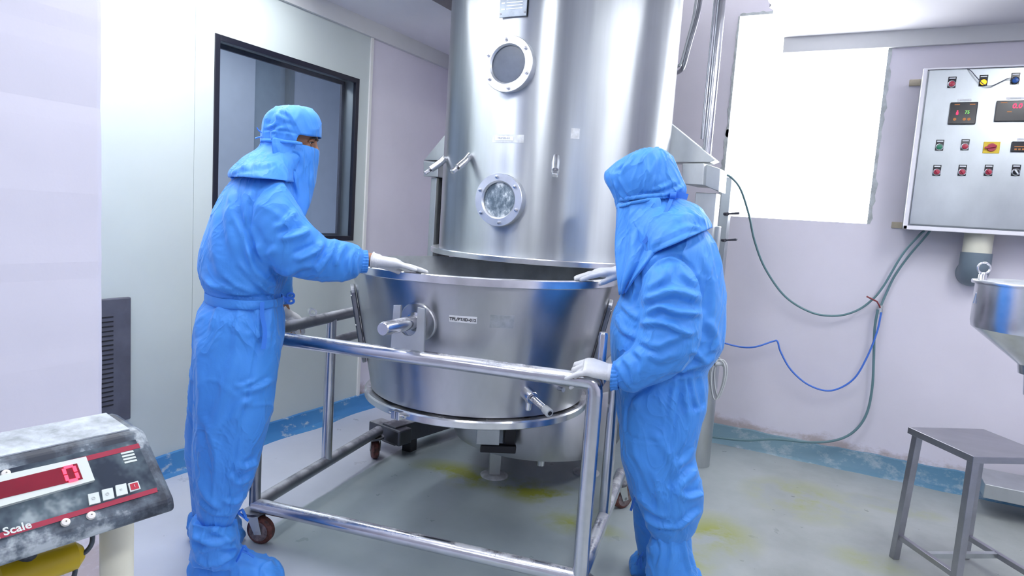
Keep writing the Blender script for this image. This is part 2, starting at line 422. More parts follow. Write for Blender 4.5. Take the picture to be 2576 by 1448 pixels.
def text_mesh(txt, size, origin, ex, ey, mat, name, parent, lift=0.0008, bold=0.0, shear=0.0, spacing=1.0):
    cu = bpy.data.curves.new(name, 'FONT'); cu.body = txt; cu.size = size; cu.align_x = 'CENTER'; cu.align_y = 'CENTER'
    cu.extrude = 0.0003; cu.offset = bold; cu.shear = shear; cu.resolution_u = 2; cu.space_character = spacing
    to = bpy.data.objects.new('t', cu); col.objects.link(to)
    dg = bpy.context.evaluated_depsgraph_get()
    me = bpy.data.meshes.new_from_object(to.evaluated_get(dg)); bpy.data.objects.remove(to)
    ex = nrm(ex); ez = nrm(np.cross(ex, ey)); ey = np.cross(ez, ex); o = V(*origin)
    for v in me.vertices:
        q = o + ex * v.co.x + ey * v.co.y + ez * (v.co.z + lift); v.co = q
    me.materials.clear()
    return link(name, me, mat, parent, smooth=False)

# ================================================================ ROOM
XL, YB, ZC = -2.97, 4.47, 2.60
XR, YF = 2.3, -2.6
HX0, HX1, HY0, HTOP = -2.31, -0.55, 2.35, 3.55      # ceiling opening over the machine
struct(MB().box(((XL + XR) / 2, (YF + YB) / 2, -0.05), ((XR - XL) / 2 + .3, (YB - YF) / 2 + .3, 0.05)).build('floor', M_floor, smooth=False))
cl = MB()
cl.box(((XL + HX0) / 2, (YF + YB) / 2, ZC + .1), ((HX0 - XL) / 2, (YB - YF) / 2, .1))
cl.box(((HX0 + HX1) / 2, (YF + HY0) / 2, ZC + .1), ((HX1 - HX0) / 2, (HY0 - YF) / 2, .1))
# right hand part, with a slightly ragged plaster edge along the opening
rag = [(HX1 + 0.006 * math.sin(y * 91) + 0.004 * math.sin(y * 217), y) for y in np.linspace(YF, YB, 160)]
cl.prism([(x, y, ZC) for x, y in rag] + [(XR, YB, ZC), (XR, YF, ZC)], (0, 0, .2))
struct(cl.build('ceiling', M_ceil, smooth=False))
sh = MB()
sh.box((HX0 - .05, (HY0 + YB) / 2, (ZC + HTOP) / 2 + .1), (.05, (YB - HY0) / 2, (HTOP - ZC) / 2 - .1))
sh.box((HX1 + .08, (HY0 + YB) / 2, (ZC + HTOP) / 2 + .1), (.05, (YB - HY0) / 2, (HTOP - ZC) / 2 - .1))
sh.box(((HX0 + HX1) / 2, HY0 - .05, (ZC + HTOP) / 2 + .1), ((HX1 - HX0) / 2, .05, (HTOP - ZC) / 2 - .1))
struct(sh.build('wall_shaft', M_ceil, smooth=False))
struct(MB().box(((HX0 + HX1) / 2, (HY0 + YB) / 2, HTOP + .05), ((HX1 - HX0) / 2 + .2, (YB - HY0) / 2 + .1, .05)).build('ceiling_shaft', M_ceil, smooth=False))
# left wall: lavender plaster with window hole at y 2.30..3.36, z 1.18..2.21
WY0, WY1, WZ0, WZ1 = 2.294, 3.363, 1.176, 2.211
lw = MB(); T = .06
def ywall(mb, x0, x1, y0, y1, z0, z1): mb.box(((x0 + x1) / 2, (y0 + y1) / 2, (z0 + z1) / 2), (abs(x1 - x0) / 2, abs(y1 - y0) / 2, abs(z1 - z0) / 2)); return mb
PY1 = 3.462
ywall(lw, XL - .10, XL, PY1, YB + .1, 0, HTOP)
struct(lw.build('wall_left', M_wallpink, smooth=False))
pl = MB()
for (a, b_, c, d) in ((YF, 2.181, 0, ZC), (2.183, WY0, 0, ZC), (WY1, PY1, 0, ZC), (WY0, WY1, 0, WZ0), (WY0, WY1, WZ1, ZC)):
    ywall(pl, XL - .10, XL + .008, a, b_, c, d)
struct(pl.build('wall_partition', M_panel, smooth=False))
struct(MB().box((XL + .006, PY1 + .012, 1.3), (.012, .012, 1.3)).build('trim_1', M_trimw, smooth=False))
# back wall with window opening
X0, X1, Z0, Z1 = -0.82, 0.031, 1.495, 2.756
bw = MB()
for (a, b_, c, d) in ((XL - .1, X0, 0, HTOP), (X1, XR + .1, 0, HTOP), (X0, X1, 0, Z0), (X0, X1, Z1, HTOP)):
    bw.box(((a + b_) / 2, YB + .06, (c + d) / 2), ((b_ - a) / 2, .06, (d - c) / 2))
struct(bw.build('wall_back', M_wallpink, smooth=False))
wn = struct(thing('window_2', 'large square window glowing white with daylight above the hoses', 'window'))
MB().box(((X0 + X1) / 2, YB + .03, (Z0 + Z1) / 2), ((X1 - X0) / 2, .004, (Z1 - Z0) / 2)).build('window_pane', M_day, wn, smooth=False)
M_crack = plain('grey_cracked_putty', (0.50, 0.54, 0.56), 0.7, var=0.25, vs=20)
fr_ = MB()
def ragstrip(mb, a, b_, w0, nrm_, n=30, seed=0):
    a, b_ = V(*a), V(*b_); d = nrm(b_ - a); up_ = V(0, -1, 0); side = np.cross(d, up_)
    poly = []
    for i in range(n + 1): poly.append(a + (b_ - a) * i / n)
    for i in range(n, -1, -1):
        q = a + (b_ - a) * i / n
        poly.append(q + V(*nrm_) * w0 * (0.45 + 0.55 * abs(mnoise.noise(Vector((i * .37 + seed, seed, 0))) * 2)))
    vs = poly + [p_ + V(0, -.004, 0) for p_ in poly]; k = n + 1; fs = []
    for i in range(n):
        fs += [(i, i + 1, 2 * k - 2 - i, 2 * k - 1 - i), (2 * k + i, 2 * k + 2 * k - 1 - i, 2 * k + 2 * k - 2 - i, 2 * k + i + 1), (i, 2 * k + i, 2 * k + i + 1, i + 1), (2 * k - 1 - i, 2 * k - 2 - i, 4 * k - 2 - i, 4 * k - 1 - i)]
    mb.add(vs, fs)
ragstrip(fr_, (X1, YB, Z0), (X1, YB, 2.51), .035, (1, 0, 0), seed=3)
ragstrip(fr_, (X0, YB, 2.0), (X0, YB, Z1), .022, (-1, 0, 0), seed=8)
ragstrip(fr_, (X0, YB, 1.55), (X0, YB, 2.05), .030, (-1, 0, 0), seed=9)
ragstrip(fr_, (X0, YB, Z1), (HX1, YB, Z1), .03, (0, 0, 1), 14, seed=5)
fr_.build('window_edge', M_crack, wn, smooth=False)
struct(ywall(MB(), HX1 + .01, XR, YB - .03, YB + .0, 2.51, ZC).build('trim_2', M_cornice, smooth=False))
struct(ywall(MB(), XL, XL + .03, YF, YB, 2.50, ZC).build('trim_3', M_cornice, smooth=False))
# enclosing walls behind the camera and to the right
struct(ywall(MB(), XR, XR + .1, YF, YB + .1, 0, ZC).build('wall_right', M_wallpink, smooth=False))
struct(ywall(MB(), XL - .1, XR + .1, YF - .1, YF, 0, ZC).build('wall_rear', M_wallpink, smooth=False))
# near pillar on the left: its right arris crosses the view at the left
az = ray(262, 700); PYy = 1.02; PXx = az[0] / az[1] * PYy
M_pillar = wallmat('painted_pillar_plaster', (0.70, 0.69, 0.80), 0.8, 0.55, 0.3)
pb = MB(); kz = 60
ring = []
prof = []
for k in range(kz + 1):
    z = ZC * k / kz
    e = 0.004 * mnoise.noise(Vector((0, 0, z * 9))) + 0.003 * mnoise.noise(Vector((3, 0, z * 31)))
    prof.append([V(XL, PYy - .45, z), V(PXx - .004 + e, PYy - .45, z), V(PXx + e - .006, PYy - .012, z), V(PXx - .012 + e, PYy - .0, z), V(XL, PYy, z)])
pb.rings(prof)
struct(pb.build('wall_pillar', M_pillar, smooth=False))
# skirtings (coved)
def skirting(name, a, b_, out, h, mat, n=60, seed=0):
    a, b_, out = V(*a), V(*b_), V(*out); rings = []
    for i in range(n + 1):
        q = a + (b_ - a) * i / n; e = 1 + .10 * mnoise.noise(Vector((i * .31, seed, 0))); f_ = 1 + .35 * mnoise.noise(Vector((i * .23, seed, 5)))
        rings.append([q + V(0, 0, 0), q + V(0, 0, h * e), q + out * .014 + V(0, 0, h * e - .004), q + out * .02 + V(0, 0, h * .45), q + out * .04 + V(0, 0, h * .12), q + out * .075 * f_ + V(0, 0, .003), q + out * .078 * f_])
    return struct(MB().rings(rings).build(name, mat))
skirting('baseboard_left', (XL + .008, YF, 0), (XL + .008, YB, 0), (1, 0, 0), .097, M_skirt, 90, 1)
skirting('baseboard_back', (XL, YB, 0), (XR, YB, 0), (0, -1, 0), .113, M_skirtgrey, 120, 2)
skirting('baseboard_right', (XR, YF, 0), (XR, YB, 0), (-1, 0, 0), .11, M_skirtgrey, 40, 3)

# observation window in the partition
w1 = struct(thing('window_1', 'black framed observation window in the left partition', 'window'))
def frame_mb(x0, x1, y0, y1, z0, z1, t):
    mb = MB()
    ywall(mb, x0, x1, y0, y0 + t, z0, z1); ywall(mb, x0, x1, y1 - t, y1, z0, z1)
    ywall(mb, x0, x1, y0 + t, y1 - t, z0, z0 + t); ywall(mb, x0, x1, y0 + t, y1 - t, z1 - t, z1)
    return mb
frame_mb(XL - .012, XL + .014, WY0 - .004, WY1 + .004, WZ0 - .004, WZ1 + .004, .030).build('window_frame', M_black, w1, smooth=False, bevel=.002)
ywall(MB(), XL - .008, XL - .004, WY0 + .02, WY1 - .02, WZ0 + .02, WZ1 - .02).build('window_pane', M_glass, w1, smooth=False)
frame_mb(XL - .10, XL - .012, WY0, WY1, WZ0, WZ1, .012).build('window_reveal', M_sheet, w1, smooth=False)
frame_mb(XL - .112, XL - .096, WY0 + .01, WY1 - .01, WZ0 + .01, WZ1 - .01, .026).build('inner_gasket', M_dark, w1, smooth=False)
# the little room beyond it
ar = MB()
ywall(ar, -4.45, -4.4, .9, 5.2, 0, 2.6); ywall(ar, -4.4, XL - .1, 4.9, 5.2, 0, 2.6); ywall(ar, -4.4, XL - .1, .85, .9, 0, 2.6)
struct(ar.build('wall_beyond', M_roombeyond, smooth=False))
struct(ywall(MB(), -4.4, XL - .12, 1.0, 5.2, 2.6, 2.65).build('ceiling_beyond', M_roombeyond, smooth=False))
yb1, yb2 = onx(640, 300, -4.36)[1], onx(728, 300, -4.36)[1]
pb2 = MB(); ywall(pb2, -4.4, -4.36, yb2 + .03, 4.9, .05, 2.55); ywall(pb2, -4.40, -4.36, 1.0, yb1, .05, 2.55)
struct(pb2.build('wall_beyond_lining', M_roombeyondlight, smooth=False))
struct(ywall(MB(), -4.4, -4.34, yb2 - .02, yb2 + .028, 0.02, 2.55).build('trim_4', M_sheet, smooth=False))
bl = thing('ceiling_light', 'strip light in the small room behind the observation window', 'lamp', (-3.7, 3.0, 2.59))
ywall(MB(), -3.9, -3.5, 2.3, 3.7, 2.585, 2.598).build('diffuser', emis('dim_strip_diffuser', (.93, .96, 1), 7.5), bl, smooth=False)

# room ceiling lights; soffit, stool, partition and shaft strips added to brighten walls
for i, (x, y, sx, sy, lab, zc) in enumerate(((-1.15, 1.35, .045, .8, 'long lit ceiling strip in front of the dryer opening', ZC), (-0.1, 2.55, .05, .6, 'unseen ceiling strip added in the soffit right of the dryer to brighten the back wall', ZC),
                         (1.0, 2.6, .11, .60, 'unseen ceiling strip added over the steel stool to brighten the right side', ZC), (-1.95, 1.7, .05, .9, 'long lit ceiling strip above the left worker', ZC), (-2.6, 1.75, .055, .9, 'unseen long ceiling strip added next to the left partition for extra light', ZC), (-1.6, -.9, .08, .5, 'lit ceiling strip behind the pillar', ZC), (.9, .2, .10, .7, 'lit ceiling strip at the right of the room', ZC), (-.85, 3.9, .06, .40, 'unseen strip light added up in the shaft to brighten the back wall', HTOP))):
    t = thing('ceiling_light', lab, 'lamp', (x, y, zc))
    MB().box((x, y, zc - .006), (sx + .02, sy + .02, .006)).build('frame', M_trimw, t, smooth=False)
    MB().box((x, y, zc - .016), (sx, sy, .004)).build('diffuser', M_lamp, t, smooth=False)

# wall vent, left, half hidden by the pillar
vt = thing('wall_vent', 'dark slotted wall vent low on the partition beside the pillar', 'vent', (XL, 1.7, .62))
ywall(MB(), XL + .008, XL + .03, 1.50, 1.852, .334, .915).build('cover', M_dark, vt, smooth=False, bevel=.006)
sl = MB()
for k in range(20):
    z = .42 + k * .0215; ywall(sl, XL + .0302, XL + .0315, 1.62, 1.768, z, z + .006)
sl.build('slots', M_slot, vt, smooth=False)
M_fill = plain('beige_filler_smear', (0.55, 0.49, 0.38), 0.7, var=0.2)

# ================================================================ DRYER (upper vessel, columns, lower plenum)
VC = V(-1.493, 3.276, 0); VR = 0.598
def on_cyl(px, py, c=None, r=None):
    c = VC if c is None else c; r = VR if r is None else r
    d = ray(px, py); o = CAM - c
    A_ = d[0] ** 2 + d[1] ** 2; B_ = o[0] * d[0] + o[1] * d[1]; C_ = o[0] ** 2 + o[1] ** 2 - r * r
    disc_ = max(0, B_ * B_ - A_ * C_); t = (-B_ - math.sqrt(disc_)) / A_
    return CAM + d * t
dr = thing('fluid_bed_dryer', 'tall cylindrical brushed steel dryer tower with two round sight windows', 'dryer', (VC[0], VC[1], 0))
MB().lathe([(VR - .008, 1.215), (VR, 1.215), (VR, 3.35), (VR - .008, 3.35)], (VC[0], VC[1], 0), 160).build('shell', M_vessel, dr)
MB().lathe([(.02, 3.33), (VR - .009, 3.33), (VR - .009, 3.345), (.02, 3.345)], (VC[0], VC[1], 0), 96).build('shell_lid', M_sheet, dr)
MB().lathe([(VR - .03, 1.188), (.637, 1.188), (.640, 1.190), (.640, 1.212), (.637, 1.216), (VR - .03, 1.216)], (VC[0], VC[1], 0), 160).build('bottom_flange', M_flange, dr, angle=30)
M_ringst = steel('satin_ring_steel', (0.72, 0.74, 0.78), 0.42)
def sight(px, py, R_, mat, label=None):
    p_ = on_cyl(px, py); a = math.atan2(p_[1] - VC[1], p_[0] - VC[0]); ax = V(math.cos(a), math.sin(a), 0); up_ = V(0, 0, 1); sd = np.cross(up_, ax)
    c = V(VC[0], VC[1], p_[2]) + ax * (VR - .018)
    s_ = MB().lathe([(R_ * .66, 0.0), (R_ * .98, 0), (R_ * .98, .034), (R_, .036), (R_, .052), (R_ * .985, .055), (R_ * .72, .055), (R_ * .68, .050), (R_ * .66, .046)], c, 72, ax).build('sight_window', M_ringst, dr, angle=30)
    pn = MB().lathe([(.0001, .034), (R_ * .675, .034), (R_ * .675, .040), (.0001, .040)], c, 48, ax).build('pane', mat, s_)
    if label: pn['label'] = label
    for k in range(6):
        t = PI / 2 + .12 + k * PI / 3
        q = c + (sd * math.cos(t) + up_ * math.sin(t)) * R_ * .86
        MB().lathe([(.0001, .055), (.0085, .055), (.0085, .060), (.0055, .0605), (.0055, .067), (.0001, .068)], q, 12, ax).build('bolt', M_bolt, s_)
    return s_
sight(1285, 165, .124, M_pane_dark, 'dark grey sight glass pane')
sight(1262, 503, .121, M_powder, 'sight glass pane smeared with wet white powder')
# swing latches
p1 = on_cyl(1183, 392); p2 = on_cyl(1399, 393)
a1 = math.atan2(p1[1] - VC[1], p1[0] - VC[0]); a2 = math.atan2(p2[1] - VC[1], p2[0] - VC[0])
zl = (p1[2] + p2[2]) / 2
for a in (a1 - (a2 - a1) * .62, a1, a2):
    ax = V(math.cos(a), math.sin(a), 0); dn = nrm(ax * .80 + V(0, 0, -.62)); side = np.cross(ax, V(0, 0, 1))
    q0 = V(VC[0], VC[1], zl) + ax * (VR - .01)
    l_ = MB().tube([q0 + V(0, 0, -.012), q0 + ax * .018 + V(0, 0, -.006), q0 + dn * .05, q0 + dn * .108], [.016, .019, .018, .0175], 18).build('latch', M_bolt, dr, angle=50)
    MB().tube([q0 + dn * .106, q0 + dn * .118], .010, 14).build('latch_neck', M_darksteel, l_)
    e = q0 + dn * .117; f_ = MB()
    f_.prism([e + side * .013 + np.cross(side, dn) * .010, e - side * .013 + np.cross(side, dn) * .010, e - side * .013 - np.cross(side, dn) * .010, e + side * .013 - np.cross(side, dn) * .010], dn * .03)
    f_.build('latch_fork', M_bolt, l_, smooth=False, bevel=.004)
# nameplate, riveted
pA = on_cyl(1262, 2); pB = on_cyl(1330, 2); zb = on_cyl(1296, 44)[2]
aA = math.atan2(pA[1] - VC[1], pA[0] - VC[0]); aB = math.atan2(pB[1] - VC[1], pB[0] - VC[0]); am = (aA + aB) / 2
ax = V(math.cos(am), math.sin(am), 0); sd = V(-math.sin(am), math.cos(am), 0); hw = math.sin((aB - aA) / 2) * VR
npl = MB().box(V(VC[0], VC[1], zb + .10) + ax * (VR + .010), (hw, .003, .10), (sd, ax, (0, 0, 1))).build('nameplate', M_plate, dr, smooth=False, bevel=.002)
ln_ = MB()
for k in range(11):
    zz = zb + .035 + k * .0135
    ln_.box(V(VC[0], VC[1], zz) + ax * (VR + .0135) + sd * hw * .12, (hw * .6, .0006, .0022), (sd, ax, (0, 0, 1)))
    if k % 2 == 0: ln_.box(V(VC[0], VC[1], zz) + ax * (VR + .0135) - sd * hw * .72, (hw * .13, .0006, .003), (sd, ax, (0, 0, 1)))
ln_.build('engraved_lines', M_rail, npl, smooth=False)
for sgn in (-1, 1):
    MB().disc(V(VC[0], VC[1], zb + .016) + ax * (VR + .013) + sd * hw * .88 * sgn, ax, .004, 12, .002).build('rivet', M_darksteel, npl)
def on_shell_sticker(px0, px1, py, h, mat, name, parent, off=.0015, c=None, r=None, cone=None):
    c = VC if c is None else c; r = VR if r is None else r
    A_, B_ = on_cyl(px0, py, c, r), on_cyl(px1, py, c, r)
    a0, b0 = math.atan2(A_[1] - c[1], A_[0] - c[0]), math.atan2(B_[1] - c[1], B_[0] - c[0]); z0 = (A_[2] + B_[2]) / 2
    rr0 = rr1 = r
    vs = []; n = 8
    for i in range(n + 1):
        a = a0 + (b0 - a0) * i / n
        for (zz, o_f) in ((z0 - h / 2, off), (z0 + h / 2, off), (z0 + h / 2, off - .001), (z0 - h / 2, off - .001)):
            rr = r + o_f if cone is None else cone(zz) + o_f
            vs.append([V(c[0] + rr * math.cos(a), c[1] + rr * math.sin(a), zz)])
    mb = MB(); rings = [[vs[4 * i + j][0] for j in range(4)] for i in range(n + 1)]
    mb.rings(rings); return mb.build(name, mat, parent, smooth=False), (a0 + b0) / 2, z0
tp, _, _ = on_shell_sticker(1239, 1318, 349, .036, M_tape, 'clear_tape', dr, .0010)
tp['label'] = 'crumpled clear tape'
lb, am, zz = on_shell_sticker(1246, 1292, 348, .018, M_paper, 'paper_label', dr, .0022)
ax = V(math.cos(am), math.sin(am), 0); sd = V(-math.sin(am), math.cos(am), 0)
text_mesh('TPL/PT/ID-012', .0105, V(VC[0], VC[1], zz) + ax * (VR + .003), sd, (0, 0, 1), plain('faded_print', (.25, .27, .33), .6), 'print', lb)
on_shell_sticker(1436, 1458, 336, .046, M_tape, 'tape_remnant', dr, .0010)
# side brackets and lift columns
def q4(pts, y): return [ony(px, py, y) for px, py in pts]
yl = 3.42
gl_ = MB().prism(q4([(1132, 322), (1066, 403), (1135, 403)], yl), (0, .10, 0)).build('gusset', M_sheet, dr, smooth=False, bevel=.003)
MB().prism(q4([(1065, 405), (1103, 407), (1101, 445), (1065, 443)], yl - .01), (0, .12, 0)).build('bracket_box', M_sheet, dr, smooth=False, bevel=.004)
pc = ony(1092, 500, yl + .04); cl_ = MB(); zc_ = ony(1092, 446, yl)[2]; cl_.box((pc[0], pc[1] + .02, zc_ / 2 + .01), (.021, .035, zc_ / 2 - .01)); cl_.build('lift_column', M_sheet, dr, smooth=False, bevel=.003)
pc = ony(1112, 500, yl + .09); zc_ = ony(1112, 408, yl + .09)[2]; MB().box((pc[0], pc[1] + .02, zc_ / 2 + .01), (.045, .03, zc_ / 2 - .012)).build('column_guide', M_blackiron, dr, smooth=False)
yr = 3.62
MB().prism(q4([(1664, 291), (1650, 408), (1786, 408), (1800, 402)], yr), (0, .12, 0)).build('gusset', M_sheet, dr, smooth=False, bevel=.003)
MB().prism(q4([(1716, 411), (1771, 410), (1769, 466), (1714, 462)], yr - .06), (0.03, .26, 0)).build('bracket_box', M_sheet, dr, smooth=False, bevel=.004)
MB().prism(q4([(1772, 412), (1812, 424), (1808, 482), (1770, 466)], yr - .02), (0, .2, 0)).build('bracket_box', M_cab, dr, smooth=False, bevel=.004)
pc = ony(1762, 600, yr); MB().box((pc[0], pc[1] + .09, .80), (.055, .06, .795)).build('lift_column', M_sheet, dr, smooth=False, bevel=.003)
pc = ony(1795, 560, yr); MB().box((pc[0] - .004, pc[1] + .13, 1.04), (.018, .03, .38)).build('column_guide', M_sheet, dr, smooth=False, bevel=.003)
pc = ony(1728, 500, yr + .1); MB().box((pc[0], pc[1], 1.18), (.016, .016, .18)).build('guide_rod', M_darksteel, dr, smooth=False)
rp = onz(1769, 1176, 0); MB().lathe([(.001, .0), (.085, .0), (.085, .84), (.001, .84)], (rp[0] - .06, rp[1] + .05, 0), 40).build('ram_cylinder', M_sheet, dr)
# lower plenum
PR = .475
MB().lathe([(.001, .215), (PR - .06, .195), (PR - .02, .205), (PR, .25), (PR, .53), (PR - .01, .545), (.001, .545)], (VC[0], VC[1], 0), 120).build('lower_plenum', M_bowl, dr)
for a in (-1.75, 0.35, 2.4):
    f_ = V(VC[0], VC[1], 0) + V(math.cos(a), math.sin(a), 0) * .30
    if a < -1: f_ = V(*onz(1243, 1195, 0))
    lg = MB().box((f_[0], f_[1], .115), (.030, .030, .10), ((.85, .53, 0), (-.53, .85, 0), (0, 0, 1))).build('leg', M_sheet, dr, smooth=False, bevel=.002)
    MB().lathe([(.001, 0), (.075, 0), (.075, .006), (.06, .014), (.001, .014)], (f_[0], f_[1], 0), 28).build('foot_pad', M_tape, lg)
dv_ = on_cyl(1361, 1150, V(VC[0], VC[1], 0), .36)
MB().tube([(dv_[0], dv_[1], .22), (dv_[0], dv_[1], .15)], .020, 18).build('drain_stub', M_bolt, dr)
bx = on_cyl(1228, 1075, V(VC[0], VC[1], 0), PR + .10)
MB().box((bx[0], bx[1], .41), (.055, .05, .10), ((.85, .53, 0), (-.53, .85, 0), (0, 0, 1))).build('seal_cylinder_box', M_sheet, dr, smooth=False, bevel=.003)
bx2 = on_cyl(1282, 1085, V(VC[0], VC[1], 0), PR + .03)
MB().box((bx2[0], bx2[1], .40), (.028, .05, .12), ((.85, .53, 0), (-.53, .85, 0), (0, 0, 1))).build('solenoid', M_blackiron, dr, smooth=False, bevel=.006)
bx3 = on_cyl(1240, 1110, V(VC[0], VC[1], 0), PR + .12)
MB().box((bx3[0] + .02, bx3[1] + .02, .29), (.085, .02, .018), ((.85, .53, 0), (-.53, .85, 0), (0, .1, 1))).build('valve_plate', M_blackiron, dr, smooth=False, bevel=.004)
MB().box((-.83, 3.38, .99), (.12, .10, .07)).build('junction_housing', M_blackiron, dr, smooth=False, bevel=.01)

# dark steel guide channel on the floor behind the trolley
gc = thing('guide_channel', 'dark steel box channel near the floor behind the far caster', 'channel', (-2.15, 3.2, 0))
A0, A1 = V(-2.25, 2.92, .12), V(-2.06, 4.05, .12); dd = nrm(A1 - A0); sdv = nrm(np.cross(dd, V(0, 0, 1)))
MB().box((A0 + A1) / 2, (np.linalg.norm(A1 - A0) / 2, .055, .055), (dd, sdv, (0, 0, 1))).build('channel', M_darksteel, gc, smooth=False, bevel=.004)
MB().box(A0 + V(-.02, .04, .0), (.05, .13, .045), (dd, sdv, (0, 0, 1))).build('end_block', M_darksteel, gc, smooth=False, bevel=.01)
for t_ in (.12, .95):
    q = A0 * (1 - t_) + A1 * t_; MB().box((q[0] + .03, q[1], .033), (.03, .03, .033)).build('support_foot', M_blackiron, gc, smooth=False)

# ================================================================ TROLLEY
FL = V(-2.068, 1.822, 0); FR = V(-0.735, 2.072, 0); EX = nrm(FR - FL); EY = V(-EX[1], EX[0], 0); TW = float(np.linalg.norm(FR - FL)); TD = 1.04
ZB, ZT, RT = .160, .862, .0275
def tp_(s, d, z): return FL + EX * s + EY * d + V(0, 0, z)
tr = thing('bowl_trolley', 'tubular steel trolley frame on casters carrying the big bowl', 'trolley', FL + EX * TW / 2)
MB().tube([tp_(.0, 0, ZT)] + [tp_(s, 0, ZT) for s in (.3, .7, 1.1, TW - .06)] + chaikin([tp_(TW - .045, 0, ZT), tp_(TW - .005, 0, ZT - .002), tp_(TW, 0, ZT - .045)], 2) + [tp_(TW, 0, .5), tp_(TW, 0, ZB + .0)], RT, 28).build('front_rail', M_tube, tr)
MB().tube([tp_(0, 0, ZB), tp_(TW, 0, ZB)], RT, 28).build('bottom_front_rail', M_tube, tr)
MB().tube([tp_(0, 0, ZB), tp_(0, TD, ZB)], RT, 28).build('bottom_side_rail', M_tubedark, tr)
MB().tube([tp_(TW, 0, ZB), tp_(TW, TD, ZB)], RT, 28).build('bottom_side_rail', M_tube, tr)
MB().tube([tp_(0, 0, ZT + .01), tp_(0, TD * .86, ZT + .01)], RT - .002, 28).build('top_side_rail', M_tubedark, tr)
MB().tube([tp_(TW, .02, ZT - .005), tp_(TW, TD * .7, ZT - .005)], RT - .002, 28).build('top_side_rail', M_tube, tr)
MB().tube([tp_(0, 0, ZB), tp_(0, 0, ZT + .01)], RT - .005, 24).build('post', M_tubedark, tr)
MB().tube([tp_(0, TD / 2, ZB), tp_(0, TD / 2, ZT)], RT - .003, 24).build('post', M_tube, tr)
MB().tube([tp_(TW, TD / 2, ZB), tp_(TW, TD / 2, ZT)], RT - .003, 24).build('post', M_tube, tr)
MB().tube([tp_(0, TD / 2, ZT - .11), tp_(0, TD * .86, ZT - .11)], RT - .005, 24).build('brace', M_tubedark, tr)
for s_, mat_ in ((0, M_tubedark),):
    for d_ in (.06, .36):
        c = tp_(s_, d_, ZT + .01 + RT + .016)
        MB().lathe([(.011, -.016), (.018, -.016), (.018, .016), (.011, .016)], c, 24, EX * .7 - EY * .7).build('eyelet', M_bolt, tr)
st0 = tp_(TW - .0, .085, ZT)
MB().tube([st0, st0 + V(0, 0, .150), st0 + V(0, 0, .158)], [.0165, .0165, .013], 24).build('locating_pin', M_tube, tr)
# slotted axle bracket, front
def bracket(d, name):
    sB = float(np.dot(V(-1.48, 2.563, 0) - FL, EX)) - .062; w_ = .068; t_ = .006
    prof = [(-w_, ZT + .012), (w_, ZT + .012), (w_ - .004, ZT + .185), (w_ - .034, ZT + .188), (w_ - .034, ZT + .112)]
    for k in range(9): a = -PI * k / 8; prof.append((math.cos(a) * (w_ - .034), ZT + .112 + math.sin(a) * (w_ - .034)))
    prof += [(-w_ + .034, ZT + .188), (-w_ + .004, ZT + .185)]
    MB().prism([tp_(sB + x, d - t_, z) for x, z in prof], EY * (2 * t_)).build(name, M_sheet, tr, smooth=False, bevel=.0015)
bracket(0.0, 'axle_bracket')
# casters
def caster(p, yaw, mat=M_castor):
    p = V(*p); c_ = MB().lathe([(.001, ZB - RT + .004), (.045, ZB - RT + .004), (.045, ZB - RT - .006), (.03, ZB - RT - .014), (.001, ZB - RT - .014)], (p[0], p[1], 0), 24).build('caster', M_darksteel, tr)
    d = V(math.cos(yaw), math.sin(yaw), 0); s = V(-d[1], d[0], 0); ctr = p + d * .03 + V(0, 0, .0567)
    fk = MB()
    for sg in (-1, 1):
        fk.prism([p + s * .026 * sg - d * .02 + V(0, 0, .122), p + s * .026 * sg + d * .03 + V(0, 0, .122), ctr + s * .026 * sg + d * .018 + V(0, 0, -.008), ctr + s * .026 * sg - d * .014 + V(0, 0, -.012)], s * .003 * sg)
    fk.box(p + V(0, 0, .121), (.03, .028, .003), (d, s, (0, 0, 1)))
    fk.build('fork', M_sheet, c_, smooth=False, bevel=.001)
    MB().lathe([(.012, -.019), (.046, -.021), (.0565, -.011), (.0565, .011), (.046, .021), (.012, .019)], ctr, 36, s).build('wheel', mat, c_)
    MB().lathe([(.001, -.029), (.008, -.029), (.008, .029), (.001, .029)], ctr, 12, s).build('axle_bolt', M_bolt, c_)
    MB().lathe([(.013, -.0205), (.040, -.0205), (.040, -.0185), (.013, -.0185)], ctr - s * .0022, 30, s).build('wheel_face', M_castorw, c_)
caster(tp_(0.0, .0, 0), .32)
caster(tp_(0, TD - .03, 0), 2.35)
caster(tp_(TW, TD - .06, 0), 1.0)
caster(tp_(TW, .05, 0), -.8)

# ================================================================ BOWL
BC = V(-1.480, 2.563, 0); BZ1, BZ0 = 1.167, .612
TILT = (.006, -.006)
def bowl_r(z): return .478 + (.585 - .478) * (z - BZ0) / (BZ1 - BZ0)
bo = thing('product_bowl', 'large conical steel product bowl with white ID label', 'bowl', (BC[0], BC[1], 0))
ring_p = []
outer = [(bowl_r(z), z) for z in np.linspace(BZ0 + .004, BZ1 - .03, 12)]
inner = [(bowl_r(z) - .007, z) for z in np.linspace(BZ1 - .004, BZ0 + .03, 10)]
MB().lathe([(.001, BZ0)] + outer + inner + [(.001, BZ0 + .02)], (BC[0], BC[1], 0), 160, tilt=(0, 0)).build('bowl_wall', M_bowl, bo)
MB().lathe([(bowl_r(BZ1) - .012, BZ1 - .033), (.600, BZ1 - .033), (.604, BZ1 - .030), (.604, BZ1 - .003), (.600, BZ1), (bowl_r(BZ1) - .009, BZ1)], (BC[0], BC[1], 0), 160, tilt=TILT).build('rim_band', M_flange, bo, angle=30)
bf = MB().lathe([(.44, BZ0 - .038), (.500, BZ0 - .038), (.506, BZ0 - .034), (.506, BZ0 - .010), (.500, BZ0 - .004), (.44, BZ0 - .004)], (BC[0], BC[1], 0), 160).build('bottom_flange', M_flange, bo, angle=30)
